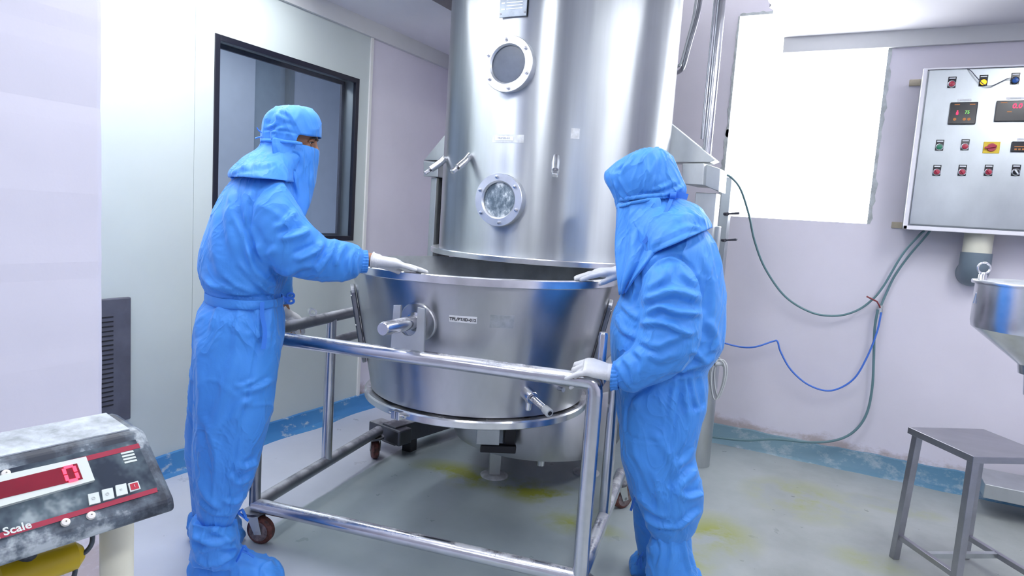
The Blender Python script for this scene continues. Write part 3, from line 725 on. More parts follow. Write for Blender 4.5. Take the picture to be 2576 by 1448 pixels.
MB().lathe([(.001, BZ0 - .028), (.443, BZ0 - .028), (.443, BZ0 + .003), (.001, BZ0 + .003)], (BC[0], BC[1], 0), 96).build('perforated_base', M_darksteel, bo)
M_lining = plain('powder_dusted_steel', (0.50, 0.53, 0.56), 0.55, metal=0.35, var=0.25, vs=6)
MB().lathe([(bowl_r(BZ0 + .03) - .010, BZ0 + .03), (bowl_r(BZ1) - .010, BZ1 - .002), (bowl_r(BZ1) - .0085, BZ1 - .002), (bowl_r(BZ0 + .03) - .0085, BZ0 + .03)], (BC[0], BC[1], 0), 128).build('inner_lining', M_lining, bo)
# clamp on the flange
fp = on_cyl(1010, 1030, V(BC[0], BC[1], 0), .508); fa = math.atan2(fp[1] - BC[1], fp[0] - BC[0])
for da, sz in ((-.045, .014), (.0, .012)):
    ax = V(math.cos(fa + da), math.sin(fa + da), 0); sd = V(-ax[1], ax[0], 0)
    MB().box(V(BC[0], BC[1], BZ0 - .022) + ax * .518, (sz * .8, .014, .017), (sd, ax, (0, 0, 1))).build('clamp_lug', M_bolt, bf, smooth=False, bevel=.003)
ax = V(math.cos(fa), math.sin(fa), 0); sd = V(-ax[1], ax[0], 0)
MB().tube([V(BC[0], BC[1], BZ0 - .022) + ax * .519 + sd * t for t in (-.055, .03)], .005, 12).build('clamp_screw', M_bolt, bf)
# pivot hub and axle
AZ = .985
AD = nrm(-EY - EX * .105); hub = BC + AD * (bowl_r(AZ) - .012) + V(0, 0, AZ)
MB().lathe([(.001, 0), (.076, 0), (.076, .016), (.072, .020), (.001, .020)], hub, 60, AD + V(0, 0, -.19)).build('hub_disc', M_bowl, bo, angle=30)
MB().lathe([(.001, .01), (.040, .01), (.036, .040), (.001, .045)], hub, 40, AD).build('hub_boss', M_bolt, bo)
tipd = float(np.dot(hub - FL, EY)) + .165
MB().tube([hub, hub + AD * (tipd - .008), hub + AD * tipd], [.0255, .0255, .021], 32).build('axle', M_tube, bo)
# rear axle
hb = BC + EY * (bowl_r(AZ) - .012) + V(0, 0, AZ)
MB().tube([hb, hb + EY * .10], .0255, 24).build('axle', M_tube, bo)
# gauge strips on either side
def strip(ang, name):
    ax = V(math.cos(ang), math.sin(ang), 0); sd = V(-ax[1], ax[0], 0)
    z1, z0 = 1.065, .72; q1 = BC + ax * (bowl_r(z1) + .012) + V(0, 0, z1); q0 = BC + ax * (bowl_r(z0) + .012) + V(0, 0, z0); dn = nrm(q0 - q1); nn = nrm(np.cross(dn, sd)); c = (q0 + q1) / 2; hl = np.linalg.norm(q0 - q1) / 2
    def slot_poly(w_, h_, off):
        P = []
        for k in range(13): a = PI * k / 12; P.append(c - dn * (h_ - w_) - dn * w_ * math.sin(a) + sd * w_ * math.cos(a) + nn * off)
        for k in range(13): a = PI + PI * k / 12; P.append(c + dn * (h_ - w_) - dn * w_ * math.sin(a) + sd * w_ * math.cos(a) + nn * off)
        return P
    s = MB().prism(slot_poly(.045, hl, -.009), nn * .018).build(name, M_tubedark, bo, smooth=False, bevel=.003)
    sg_ = 1 if np.dot(nn, ax) > 0 else -1
    MB().prism(slot_poly(.026, hl - .03, sg_ * .0088), nn * .004 * sg_).build('gauge_glass', M_pane_dark, s, smooth=False)
    for t in (-.9, 0, .9):
        for u in (-1, 1):
            MB().disc(c + dn * hl * t * .82 + sd * u * .035 + nn * sg_ * .009, nn * sg_, .004, 10, .003).build('screw', M_bolt, s)
strip(math.radians(221), 'sight_strip'); strip(math.radians(20), 'sight_strip')
# sampling plunger, lower right
sp = on_cyl(1322, 985, V(BC[0], BC[1], 0), bowl_r(.70)); sa = math.atan2(sp[1] - BC[1], sp[0] - BC[0]); zS = sp[2]
ax = V(math.cos(sa), math.sin(sa), 0)
o = BC + ax * (bowl_r(zS) - .01) + V(0, 0, zS); sdir = nrm(ax * .92 + V(.08, 0.02, -.16))
sm = MB().tube([o, o + sdir * .06, o + sdir * .064], [.026, .026, .023], 28).build('sampling_port', M_bolt, bo)
MB().tube([o + sdir * .06, o + sdir * .16], .0055, 12).build('plunger_rod', M_bolt, sm)
sprg = MB(); pts = []
u = nrm(np.cross(sdir, V(0, 0, 1))); v_ = np.cross(sdir, u)
for k in range(200): a = k / 200 * 2 * PI * 14; pts.append(o + sdir * (.064 + .085 * k / 200) + (u * math.cos(a) + v_ * math.sin(a)) * .0105)
sprg.tube(pts, .0022, 6).build('spring', M_bolt, sm)
kn = MB().tube([o + sdir * .15, o + sdir * .158, o + sdir * .19, o + sdir * .193], [.012, .016, .0165, .013], 24).build('plunger_knob', M_hosegrey, sm)
MB().disc(o + sdir * .193, sdir, .0085, 16, .001).build('knob_hole', M_blackiron, sm)
MB().tube([o + sdir * .035 + V(0, 0, -.02), o + sdir * .035 + V(0, 0, -.056), o + sdir * .035 + V(0, 0, -.060)], [.011, .012, .009], 18).build('drain_nipple', M_bolt, sm)
s2 = on_cyl(1402, 975, V(BC[0], BC[1], 0), bowl_r(.70)); a3 = math.atan2(s2[1] - BC[1], s2[0] - BC[0]); ax3 = V(math.cos(a3), math.sin(a3), 0)
MB().tube([V(s2[0], s2[1], s2[2]) - ax3 * .01, V(s2[0], s2[1], s2[2]) + ax3 * .03, V(s2[0], s2[1], s2[2]) + ax3 * .034], [.008, .008, .011], 14).build('small_nozzle', M_bolt, bo)
lb, am, zz = on_shell_sticker(1131, 1200, 802, .026, M_paper, 'id_label', bo, .0016, V(BC[0], BC[1], 0), bowl_r(.985), bowl_r)
lb['label'] = 'white paper label with black ID text'
ax = V(math.cos(am), math.sin(am), 0); sd = V(-math.sin(am), math.cos(am), 0); slope = (.585 - .478) / (BZ1 - BZ0)
text_mesh('TPL/PT/ID-012', .0165, V(BC[0], BC[1], zz - .001) + ax * (bowl_r(zz) + .0022), sd, V(ax[0] * slope, ax[1] * slope, 1), M_ink, 'label_text', lb, bold=.0004)
on_shell_sticker(1232, 1292, 808, .05, plain('tape_residue', (.42, .44, .48), .3, metal=.8, var=.15, vs=40), 'tape_residue', bo, .0009, V(BC[0], BC[1], 0), bowl_r(.985), bowl_r)

# ================================================================ CONTROL CABINET
YC = 4.235
cb = thing('control_cabinet', 'wall mounted stainless control cabinet with buttons and digital meters', 'cabinet', (.5, YB, 1.48))
ca, cbp = ony(2320, 178, YC), ony(2275, 572, YC); CX0 = (ca[0] + cbp[0]) / 2; CZ1, CZ0, CX1 = 2.335, 1.478, 1.05
ywall(MB(), CX0 + .004, CX1, YC + .02, YB - .012, CZ0, CZ1 - .01).build('housing', M_cab, cb, smooth=False, bevel=.004)
dor = ywall(MB(), CX0 + .026, CX1, YC, YC + .018, CZ0 + .022, CZ1 - .008).build('door', M_cab, cb, smooth=False, bevel=.005)
edge = MB(); ywall(edge, CX0, CX0 + .020, YC - .002, YC + .03, CZ0 - .006, CZ1); ywall(edge, CX0, CX1, YC - .002, YC + .03, CZ0 - .006, CZ0 + .016); ywall(edge, CX0, CX1, YC + .004, YC + .03, CZ1 - .006, CZ1 + .004)
edge.build('door_gasket_rim', M_ceil, cb, smooth=False, bevel=.003)
for (px, py) in ((2300, 208), (2255, 566)):
    q = ony(px, py, YB - .006)
    MB().box((q[0] + .03, YB - .006, q[2]), (.055, .006, .018)).build('mounting_lug', M_fill, cb, smooth=False, bevel=.003)
def cpos(px, py): return ony(px, py, YC)
def cbutton(px, py, cap, lamp=False, dark_cap=False, sel=False):
    q = cpos(px, py)
    pl_ = MB().box((q[0], YC - .0015, q[2] + .010), (.0185, .0015, .029)).build('legend_plate', M_meter, cb, smooth=False, bevel=.001)
    MB().box((q[0], YC - .0035, q[2] + .031), (.014, .0004, .0030)).build('legend_text', M_rail, pl_, smooth=False)
    MB().lathe([(.013, 0), (.0185, 0), (.0185, .006), (.015, .009), (.013, .009)], (q[0], YC - .003, q[2]), 28, (0, -1, 0)).build('bezel_ring', M_bolt if not lamp else M_meter, pl_)
    cp = MB().lathe([(.001, .0), (.0145, .0), (.0145, .010), (.012, .014), (.001, .0155)], (q[0], YC - .003, q[2]), 28, (0, -1, 0)).build('push_button', cap, cb)
    if sel:
        MB().box((q[0], YC - .021, q[2]), (.0035, .004, .013), ((.8, 0, .6), (0, 1, 0), (-.6, 0, .8))).build('selector_lever', M_rail if sel == 1 else M_btnred, cp, smooth=False, bevel=.001)
cbutton(2394, 212, M_btnred); cbutton(2473, 208, M_amber, lamp=True); cbutton(2553, 203, M_btnblue, lamp=True)
cbutton(2363, 370, M_btngreen); cbutton(2427, 369, M_btnred)
cbutton(2356, 433, M_btnred, sel=2); cbutton(2420, 433, M_btnred, sel=2); cbutton(2486, 433, M_btnred, sel=2); cbutton(2555, 433, M_meter, sel=1)
def meter(x0, y0, x1, y1, tagpx):
    a, b_ = cpos(x0, y0), cpos(x1, y1); cx_, cz_ = (a[0] + b_[0]) / 2, (a[2] + b_[2]) / 2; hx, hz = abs(b_[0] - a[0]) / 2, abs(a[2] - b_[2]) / 2
    mt_ = MB().box((cx_, YC - .006, cz_), (hx, .006, hz)).build('digital_meter', M_meter, cb, smooth=False, bevel=.004)
    fm = MB().box((cx_, YC - .0001, cz_ + hz + .012), (hx * .5, .0015, .006)).build('meter_tag', M_paper, cb, smooth=False)
    MB().box((cx_, YC - .0018, cz_ + hz + .012), (hx * tagpx, .0003, .0016)).build('tag_print', M_hosegrey, fm, smooth=False)
    return mt_, cx_, cz_, hx, hz
mt_, cx_, cz_, hx, hz = meter(2391, 258, 2453, 313, .34)
text_mesh('1', .030, (cx_ - hx * .42, YC - .0125, cz_ + .002), (1, 0, 0), (0, 0, 1), M_led, 'red_digit', mt_, bold=.0012)
text_mesh('8', .020, (cx_ - hx * .42, YC - .0125, cz_ - .002), (1, 0, 0), (0, 0, 1), M_led, 'red_digit', mt_, bold=.0012)
text_mesh('75', .022, (cx_ + hx * .30, YC - .0125, cz_ + .004), (1, 0, 0), (0, 0, 1), M_ledg, 'green_digits', mt_, bold=.0004)
for dx in (-.55, .15, .48): MB().disc((cx_ + hx * dx, YC - .012, cz_ - hz * .55), (0, -1, 0), .0075, 14, .0015).build('meter_key', M_ledo, mt_)
for dx in (-.5, .6): MB().box((cx_ + hx * dx, YC - .0123, cz_ + hz * .78), (.012, .0005, .0022)).build('meter_legend', M_ledo, mt_, smooth=False)
mt_, cx_, cz_, hx, hz = meter(2507, 254, 2594, 306, .28)
text_mesh('0.0', .034, (cx_ + hx * .12, YC - .0125, cz_ + hz * .45), (1, 0, 0), (0, 0, 1), M_led, 'red_digits', mt_, bold=.0008, shear=.15)
MB().box((cx_ - hx * .25, YC - .0123, cz_ - .004), (.010, .0005, .002)).build('meter_legend', M_ledo, mt_, smooth=False)
MB().box((cx_ - hx * .6, YC - .0123, cz_ + hz * .8), (.014, .0005, .002)).build('meter_legend', M_ledo, mt_, smooth=False)
mt_, cx_, cz_, hx, hz = meter(2545, 356, 2592, 383, .36)
MB().box((cx_ - hx * .2, YC - .0123, cz_), (hx * .5, .0005, .0022)).build('meter_legend', M_ledo, mt_, smooth=False)
for k in range(4): MB().box((cx_ - hx * .55 + k * .016, YC - .0123, cz_ - hz * .5), (.005, .0005, .004)).build('meter_key', M_ledo, mt_, smooth=False)
q = cpos(2494, 371)
ys = MB().box((q[0], YC - .002, q[2]), (.036, .002, .030)).build('isolator_plate', M_yellow, cb, smooth=False, bevel=.002)
MB().lathe([(.001, 0), (.021, 0), (.020, .010), (.001, .010)], (q[0], YC - .004, q[2]), 28, (0, -1, 0)).build('isolator_knob', M_btnred, ys)
MB().box((q[0] - .006, YC - .019, q[2] + .001), (.026, .006, .0055), ((.97, 0, .2), (0, 1, 0), (-.2, 0, .97))).build('isolator_handle', M_btnred, ys, smooth=False, bevel=.003)
wp = [cpos(px, py) + V(0, dy, 0) for px, py, dy in ((2428, 170, .02), (2440, 178, -.012), (2455, 196, -.02), (2474, 215, -.022), (2492, 218, -.02), (2515, 208, -.018), (2535, 199, -.02), (2551, 200, -.018))]
MB().tube(spline(wp, 6), .0022, 8).build('loose_wire', M_dark, cb)

# conduit under the cabinet
pi = thing('drain_pipe', 'cream plastic pipe stub with grey elbow below the control cabinet', 'pipe', (.62, 4.35, 1.2))
q0 = ony(2460, 585, 4.36); q1 = ony(2456, 640, 4.36); q2 = ony(2453, 680, 4.36)
xx = q1[0]
MB().tube([(xx, 4.36, 1.476), (xx, 4.36, q1[2] - .01)], .068, 36).build('pipe', M_pvc, pi)
el = [(xx, 4.36, q1[2] + .01), (xx, 4.36, q1[2] - .045)]
for k in range(1, 7):
    a = k / 6 * PI / 2; el.append((xx, 4.36 + .06 * (1 - math.cos(a)), q1[2] - .045 - .06 * math.sin(a)))
el.append((xx, YB - .002, q1[2] - .105))
MB().tube(el, .0735, 36).build('elbow', M_pvcgrey, pi)

# ================================================================ HOSES
def wp_(lst, y0=4.44):
    return [ony(p_[0], p_[1], p_[2] if len(p_) > 2 else y0) for p_ in lst]
h1 = MB().tube(spline(wp_([(1822, 437, 3.95), (1842, 448, 4.0), (1864, 478, 4.1), (1884, 540, 4.2), (1898, 605, 4.28), (1925, 675, 4.34), (1975, 745, 4.38), (2040, 785, 4.40), (2100, 794, 4.40), (2150, 783, 4.40), (2190, 757, 4.40), (2222, 720, 4.40), (2270, 640, 4.38), (2312, 592, 4.37), (2326, 580, 4.37)]), 8), .0065, 10).build('air_hose', M_hose)
tag(h1, 'long green-grey hose sagging from the dryer column up to the cabinet', 'hose')
h2 = MB().tube(spline(wp_([(2340, 580, 4.38), (2325, 598, 4.39), (2285, 645, 4.42), (2250, 695, 4.43), (2226, 745, 4.43), (2215, 772, 4.42)]), 8), .0065, 10).build('air_hose', M_hose)
tag(h2, 'short green-grey hose from cabinet bottom down to the red lever valve', 'hose')
h3 = MB().tube(spline(wp_([(2208, 778, 4.40), (2200, 830, 4.41), (2198, 900, 4.42), (2194, 975, 4.42), (2180, 1040, 4.41), (2150, 1083, 4.395), (2105, 1106, 4.375), (2040, 1112, 4.36), (1950, 1104, 4.36), (1880, 1107, 4.35), (1820, 1102, 4.33), (1770, 1095, 4.31)]), 8), .0075, 10).build('air_hose', M_hose)
tag(h3, 'dark green hose dropping from the valve and trailing along the skirting', 'hose')
h4 = MB().tube(spline(wp_([(2217, 785, 4.395), (2206, 835, 4.39), (2180, 900, 4.39), (2145, 955, 4.39), (2090, 982, 4.39), (2035, 968, 4.39), (1990, 930, 4.39), (1964, 885, 4.39), (1956, 859, 4.39), (1945, 858, 4.39), (1900, 872, 4.36), (1862, 872, 4.37), (1815, 860, 4.34), (1780, 845, 4.32)]), 8), .0055, 10).build('air_hose', M_hoseblue)
tag(h4, 'bright blue hose looping across the wall below the window', 'hose')
vq = ony(2214, 778, 4.43)
va = thing('ball_valve', 'small brass-grey wall valve with maroon lever among the hoses', 'valve', (vq[0], YB, vq[2]))
MB().tube([(vq[0], YB, vq[2]), (vq[0], 4.40, vq[2])], .012, 16).build('wall_elbow', M_bolt, va)
MB().tube([(vq[0], 4.415, vq[2] + .025), (vq[0], 4.41, vq[2] - .028)], .014, 18).build('valve_body', M_sheet, va)
lv = wp_([(2212, 768, 4.385), (2206, 758, 4.375), (2180, 745, 4.375)])
MB().tube([V(vq[0], 4.41, vq[2] + .008)] + lv, .0045, 10).build('lever', M_valvered, va)
# coil of grey cable behind the right worker
ck = MB()
for k, (dx, dz, rz, ph) in enumerate(((0, 0, 1.0, 0), (.012, .01, .92, .3), (-.01, .0, 1.05, .6), (.004, -.012, .85, 1.0))):
    c = ony(1805, 955, 3.75) + V(dx, .012 * k, dz)
    pts = [c + V(.035 * rz * math.cos(a + ph * .2) + .006 * math.sin(2 * a), .01 * math.sin(a), .112 * rz * math.sin(a)) for a in np.linspace(0, 2 * PI, 40, endpoint=False)]
    ck.tube(pts, .0042, 8, closed=True)
top = ony(1808, 910, 3.75); ck.tube(spline([top + V(-.01, 0, -.005), top + V(-.02, 0, .015), top + V(-.05, -.02, .05), top + V(-.09, -.04, .06)], 6), .0042, 8)
ck.tube([top + V(-.022, .0, -.012), top + V(.018, .03, -.012)], .012, 12)
tag(ck.build('cable_coil', M_hosegrey), 'coil of pale grey cable hanging behind the right worker', 'cable')
# pipes & handles on the back wall beside the window
pp = ony(1786, 300, 3.72); zg = ony(1786, 402, 3.72)[2]
tag(MB().tube([(pp[0], 3.72, zg), (pp[0], 3.72, 3.5)], .024, 28).build('riser_pipe', M_tube), 'upright polished steel pipe left of the bright window', 'pipe')
pp = ony(1771, 300, 3.80)
tag(MB().tube([(pp[0], 3.80, 1.9), (pp[0], 3.80, 3.5)], .009, 20).build('riser_pipe', M_tube), 'thin steel pipe behind the polished riser beside the bright window', 'pipe')
for (ps, r_, lab) in (([(1762, 0, 3.9), (1752, 50, 3.9), (1735, 110, 3.9), (1720, 165, 3.92), (1712, 178, 4.0), (1700, 184, 4.2)], .0125, 'black flexible conduit curving down behind the dryer'), ([(1752, 0, 3.95), (1744, 50, 3.95), (1728, 110, 3.95), (1714, 158, 3.97), (1706, 166, 4.0), (1695, 172, 4.2)], .009, 'grey conduit running beside the black conduit behind the dryer')):
    hp = wp_(ps); hp = [hp[0] + V(.02, 0, .3)] + hp
    tag(MB().tube(spline(hp, 6), r_, 14).build('conduit', M_tubedark if r_ > .01 else M_sheet), lab, 'conduit')
# control lever panel edge beside the worker (two small black handles)
hp = thing('lever_panel', 'narrow steel panel with two black lever handles beside the window', 'panel', (-.78, 4.3, 0))
lp0, lp1 = ony(1820, 560, 4.16), ony(1832, 560, 4.16)
MB().box((lp0[0] - .0, 4.18, .86), (.028, .04, .86)).build('upright', M_cab, hp, smooth=False, bevel=.004)
for (px, py) in ((1840, 538), (1834, 604)):
    q = ony(px - 10, py, 4.12); e = ony(px + 18, py - 2, 4.07)
    k_ = MB().tube([q + V(-.02, .02, 0), q + V(.0, -.005, 0), q + V(.004, -.01, 0)], .010, 14).build('lever_boss', M_darksteel, hp)
    MB().tube([q, q * .6 + e * .4, e, e + (e - q) * .05], [.004, .006, .008, .005], 14).build('lever_handle', M_dark, k_)
fsm = MB()
for (x0, x1, z0, z1) in ((.02, .12, 2.0, 2.02),): pass
# ================================================================ STOOL
SA, SB, SD_ = V(.278, 3.303, 0), V(.480, 3.013, 0), V(.547, 3.558, 0); SH = .60
u_ = nrm(SB - SA); v2 = V(-u_[1], u_[0], 0); LU = float(np.linalg.norm(SB - SA)); LV = float(np.dot(SD_ - SA, v2)); LV = LV if LV > 0 else .36
def sp3(a, b_, z): return SA + u_ * a + v2 * b_ + V(0, 0, z)
so = thing('steel_stool', 'square-topped grey steel stool in front of the right wall skirting', 'stool', SA + u_ * LU / 2 + v2 * LV / 2)
MB().prism([sp3(0, 0, SH - .028), sp3(LU, 0, SH - .028), sp3(LU, LV, SH - .028), sp3(0, LV, SH - .028)], (0, 0, .028)).build('stool_top', M_stool, so, smooth=False, bevel=.002)
i_ = .028
for (a, b_) in ((i_, i_), (LU - i_, i_), (LU - i_, LV - i_), (i_, LV - i_)):
    sx = -1 if a < LU / 2 else 1; sy = -1 if b_ < LV / 2 else 1; h_ = .015
    t0 = [sp3(a + dx * h_, b_ + dy * h_, SH - .028) for dx, dy in ((-1, -1), (1, -1), (1, 1), (-1, 1))]
    t1 = [sp3(a + dx * h_ + sx * .018, b_ + dy * h_ + sy * .018, .0) for dx, dy in ((-1, -1), (1, -1), (1, 1), (-1, 1))]
    MB().hexa(t1, t0).build('leg', M_stool, so, smooth=False, bevel=.0015)
zr = .105; o_ = -.0
for b_ in (i_ - .012, LV - i_ + .012):
    MB().box(sp3(LU / 2, b_, zr), (LU / 2 - .02, .011, .011), (u_, v2, (0, 0, 1))).build('footrest', M_stool, so, smooth=False, bevel=.0015)
MB().box(sp3(LU / 2, LV / 2, zr), (.011, LV / 2 - .02, .011), (u_, v2, (0, 0, 1))).build('crossbar', M_sheet, so, smooth=False, bevel=.0015)
# low platform behind it
lp = thing('low_platform', 'low grey steel platform by the skirting behind the stool', 'platform', (1.2, 3.9, 0))
zpl = .19
P0, P1, P2, P3 = onz(2456, 1196, zpl), onz(2478, 1216, zpl), onz(2576, 1232, zpl), onz(2576, 1202, zpl)
dq = nrm(P2 - P1); pp1 = P1 + dq * 1.1; P0b = P0 + nrm(P3 - P0) * 1.1
MB().box(((P1[0] + 1.95) / 2, (P1[1] + 4.36) / 2, zpl - .0375), ((1.95 - P1[0]) / 2, (4.36 - P1[1]) / 2, .0375)).build('platform_top', M_sheet, lp, smooth=False, bevel=.004)
bq = onz(2562, 1262, 0.05)
for t in (.30, .95):
    MB().box((P1[0] + t, P1[1] + .12, .058), (.03, .03, .058)).build('foot', M_blackiron, lp, smooth=False)

# ================================================================ CANISTER at the right edge
cd = 2.75
q = ray(2640, 700); qh = CAM + q * (cd / np.hypot(q[0], q[1])); CCx, CCy = qh[0], qh[1]
def zat(px, py): r_ = ray(px, py); return (CAM + r_ * (cd / np.hypot(r_[0], r_[1])))[2]
zt, zm, zbm = zat(2530, 700) - .01, zat(2525, 818), zat(2640, 925)
RC = .195
cn = thing('steel_canister', 'shiny steel hopper canister with lifting eye at the right edge', 'canister', (CCx, CCy, 0))
MB().lathe([(.001, zbm - .03), (.045, zbm - .03), (.05, zbm), (RC - .004, zm - .01), (RC, zm + .01), (RC, zt - .012), (.001, zt - .012)], (CCx, CCy, 0), 64).build('body', M_flange, cn)
ld = MB().lathe([(.001, zt - .012), (RC + .010, zt - .012), (RC + .012, zt - .006), (RC + .010, zt), (RC * .7, zt + .006), (.001, zt + .012)], (CCx, CCy, 0), 64).build('lid', M_flange, cn)
eq = V(CCx, CCy, zt) + nrm(V(-1, -.15, 0)) * (RC - .012)
MB().tube([eq + V(0, 0, -.01), eq + V(0, 0, .018), eq + V(0, 0, .026)], [.014, .012, .005], 16).build('eye_bolt_shank', M_bolt, ld)
MB().tube([eq + V(.018 * math.cos(a), .006 * math.cos(a), .040 + .018 * math.sin(a)) for a in np.linspace(0, 2 * PI, 24, endpoint=False)], .0035, 10, closed=True).build('eye_ring', M_bolt, ld)
MB().tube([eq + V(-.008, 0, -.045), eq + V(-.012, 0, -.08)], .006, 10).build('clasp', M_bolt, cn)
MB().tube([(CCx, CCy, zbm - .02), (CCx, CCy, zbm - .08), (CCx + .10, CCy, zbm - .13), (CCx + .16, CCy, zbm - .22), (CCx + .16, CCy, .02)], .03, 24).build('stand_post', M_tube, cn)
MB().lathe([(.001, 0), (.14, 0), (.14, .018), (.04, .03), (.001, .03)], (CCx + .16, CCy, 0), 40).build('stand_base', M_sheet, cn)

# ================================================================ WEIGHING INDICATOR, near left
E1 = nrm(V(math.sin(math.radians(8)), math.cos(math.radians(8)), 0)); NQ = V(math.cos(math.radians(8)), -math.sin(math.radians(8)), 0)
PE = CAM + ray(400, 1170) * (1.0 / np.hypot(*ray(400, 1170)[:2]))
PE = V(PE[0], PE[1], 0)
def ep(px, py): return onplane(px, py, PE, E1)
TR, BR, LO, TB = ep(370, 1077), ep(445, 1252), ep(444, 1284), ep(315, 1050)
ind = thing('weighing_indicator', 'dusty black weighing indicator with red digital zero, lower left', 'scale', (TR[0], TR[1] - .2, 0))
LEN = .44
TB = V(TR[0], TR[1], TR[2]) - NQ * .085 + V(0, 0, .006) + E1 * .0
LOb = LO - NQ * .05
BB = V(TB[0], TB[1], LO[2]) + V(0, 0, -.0)
# slightly tapered body: the right end is bevelled
def shift(p_, k): return p_ - E1 * k
prof = [TR, BR, LO, LOb, BB, TB]
hb_ = MB().rings([[shift(p_, LEN) for p_ in prof], [shift(p_, .012) for p_ in prof], [shift(TR - (TR - BB) * .06, 0), shift(BR - (BR - BB) * .04, 0), shift(LO, 0), shift(LOb, 0), shift(BB, 0), shift(TB - (TB - BB) * .06, 0)]])
hb_.build('housing', M_panelblack, ind, smooth=False, bevel=.006, seg=3)
tb_ = MB().prism([shift(TR, LEN - .01) - NQ * .008 + V(0, 0, .0), shift(TR, .02) - NQ * .008, shift(TB, .02) + NQ * .004, shift(TB, LEN - .01) + NQ * .004], (0, 0, .0022)).build('dust_layer', M_dusttop, ind, smooth=False)
FN = nrm(np.cross(E1, TR - BR)); FN = FN if FN[0] > 0 else -FN
def fp_(px, py, off=0.0012): return onplane(px, py, TR, FN) + FN * off
def fpoly(pts, name, mat, off, th=.0015, parent=ind):
    return MB().prism([fp_(px, py, off) for px, py in pts], FN * th).build(name, mat, parent, smooth=False)
ov = fpoly([(-160, 1222), (340, 1106), (400, 1232), (-160, 1410)], 'keypad_overlay', M_faceblack, .0004, .001)
fpoly([(-160, 1240), (347, 1116), (352, 1127), (-160, 1256)], 'red_stripe', M_stripe, .0014, .0004, ov)
fpoly([(-160, 1388), (393, 1227), (396, 1238), (-160, 1404)], 'red_stripe', M_stripe, .0014, .0004, ov)
bz = fpoly([(-160, 1238), (213, 1154), (235, 1213), (-160, 1325)], 'display_bezel', M_bezel, .0014, .005)
fpoly([(-160, 1258), (190, 1172), (205, 1211), (-160, 1300)], 'display_window', M_redwin, .0064, .0006, bz)
q = fp_(174, 1198, .0072)
upv = nrm(TR - BR)
M_zero = emis('red_zero_digit', (1, .04, .09), 3.0); zd = MB()
for (cx2, cy2, hx2, hy2) in ((-.0058, .0048, .0019, .0040), (-.0058, -.0048, .0019, .0040), (.0058, .0048, .0019, .0040), (.0058, -.0048, .0019, .0040), (0, .0098, .0050, .0019), (0, -.0098, .0050, .0019)):
    zd.box(q + E1 * cx2 + upv * cy2 + FN * .0004, (hx2, hy2, .0003), (E1, upv, FN))
zd.build('red_digit', M_zero, bz, smooth=False)
for k, (px, py) in enumerate(((233, 1257), (268, 1246), (302, 1235))):
    kk = fpoly([(px - 14, py - 11), (px + 13, py - 17), (px + 18, py + 9), (px - 10, py + 16)], 'key', M_key, .0014, .0022, ov)
    text_mesh('O' if k < 2 else '=', .006, fp_(px, py, .0042), E1, upv, M_hosegrey, 'key_symbol', kk, lift=0)
kk = fpoly([(320, 1219), (345, 1212), (352, 1232), (326, 1240)], 'key', M_key, .0014, .0022, ov)
kk2 = fpoly([(324, 1221), (343, 1216), (348, 1231), (328, 1236)], 'red_key_cap', M_keyred, .0037, .0005, ov)
text_mesh('I', .006, fp_(336, 1226, .0046), E1, upv, M_hosegrey, 'key_symbol', kk2, lift=0)
for k in range(4):
    y = 1141 + k * 7.5
    fpoly([(302 + k * 3, y), (333 + k * 3, y - 7), (335 + k * 3, y - 3), (304 + k * 3, y + 4)], 'annunciator', M_bezel, .0014, .0012, ov)
for (px, py) in ((164, 1315), (228, 1298), (14, 1193)):
    MB().lathe([(.001, 0), (.0052, 0), (.0045, .003), (.001, .0042)], fp_(px, py, .001), 18, FN).build('screw_cap', M_plug, ind)
text_mesh('g Scale', .0135, fp_(30, 1334, .0018), E1, upv, M_bezel, 'front_lettering', ov, lift=0, bold=.0003)
# legs and things under the indicator
pcx = (LOb + BB) / 2
pq = onplane(294, 1400, V(TR[0] - .03, TR[1] - .0, 0), NQ)
tag_ = MB().tube([(pq[0], pq[1], 0.012), (pq[0], pq[1], LO[2] - .001)], .0215, 28).build('support_post', M_pvc, ind)
MB().lathe([(.001, 0), (.09, 0), (.09, .012), (.03, .018), (.001, .018)], (pq[0], pq[1], 0), 32).build('post_base', M_pvc, ind)
cw = [onplane(px, py, V(TR[0] - .02, TR[1], 0), NQ) for px, py in ((233, 1345), (230, 1368), (216, 1387), (196, 1396), (180, 1388), (186, 1400), (190, 1425), (183, 1455), (160, 1470), (130, 1478))]
cw[0] = cw[0] + V(0, 0, .0)
MB().tube(spline([cw[0] + V(0, 0, .03)] + cw, 6), .0032, 10).build('signal_cable', M_panelblack, ind)
yq = onplane(112, 1420, V(TR[0] - .03, TR[1], 0), NQ)
MB().tube([yq - E1 * .055 + V(0, 0, -.004), yq - E1 * .05, yq + E1 * .035, yq + E1 * .045], [.012, .022, .020, .010], 24).build('yellow_connector', M_yellowplastic, ind)
MB().tube([yq - E1 * .02, yq - E1 * .02 + V(-.0, 0, .06)], .012, 16).build('connector_mount', M_panelblack, ind)

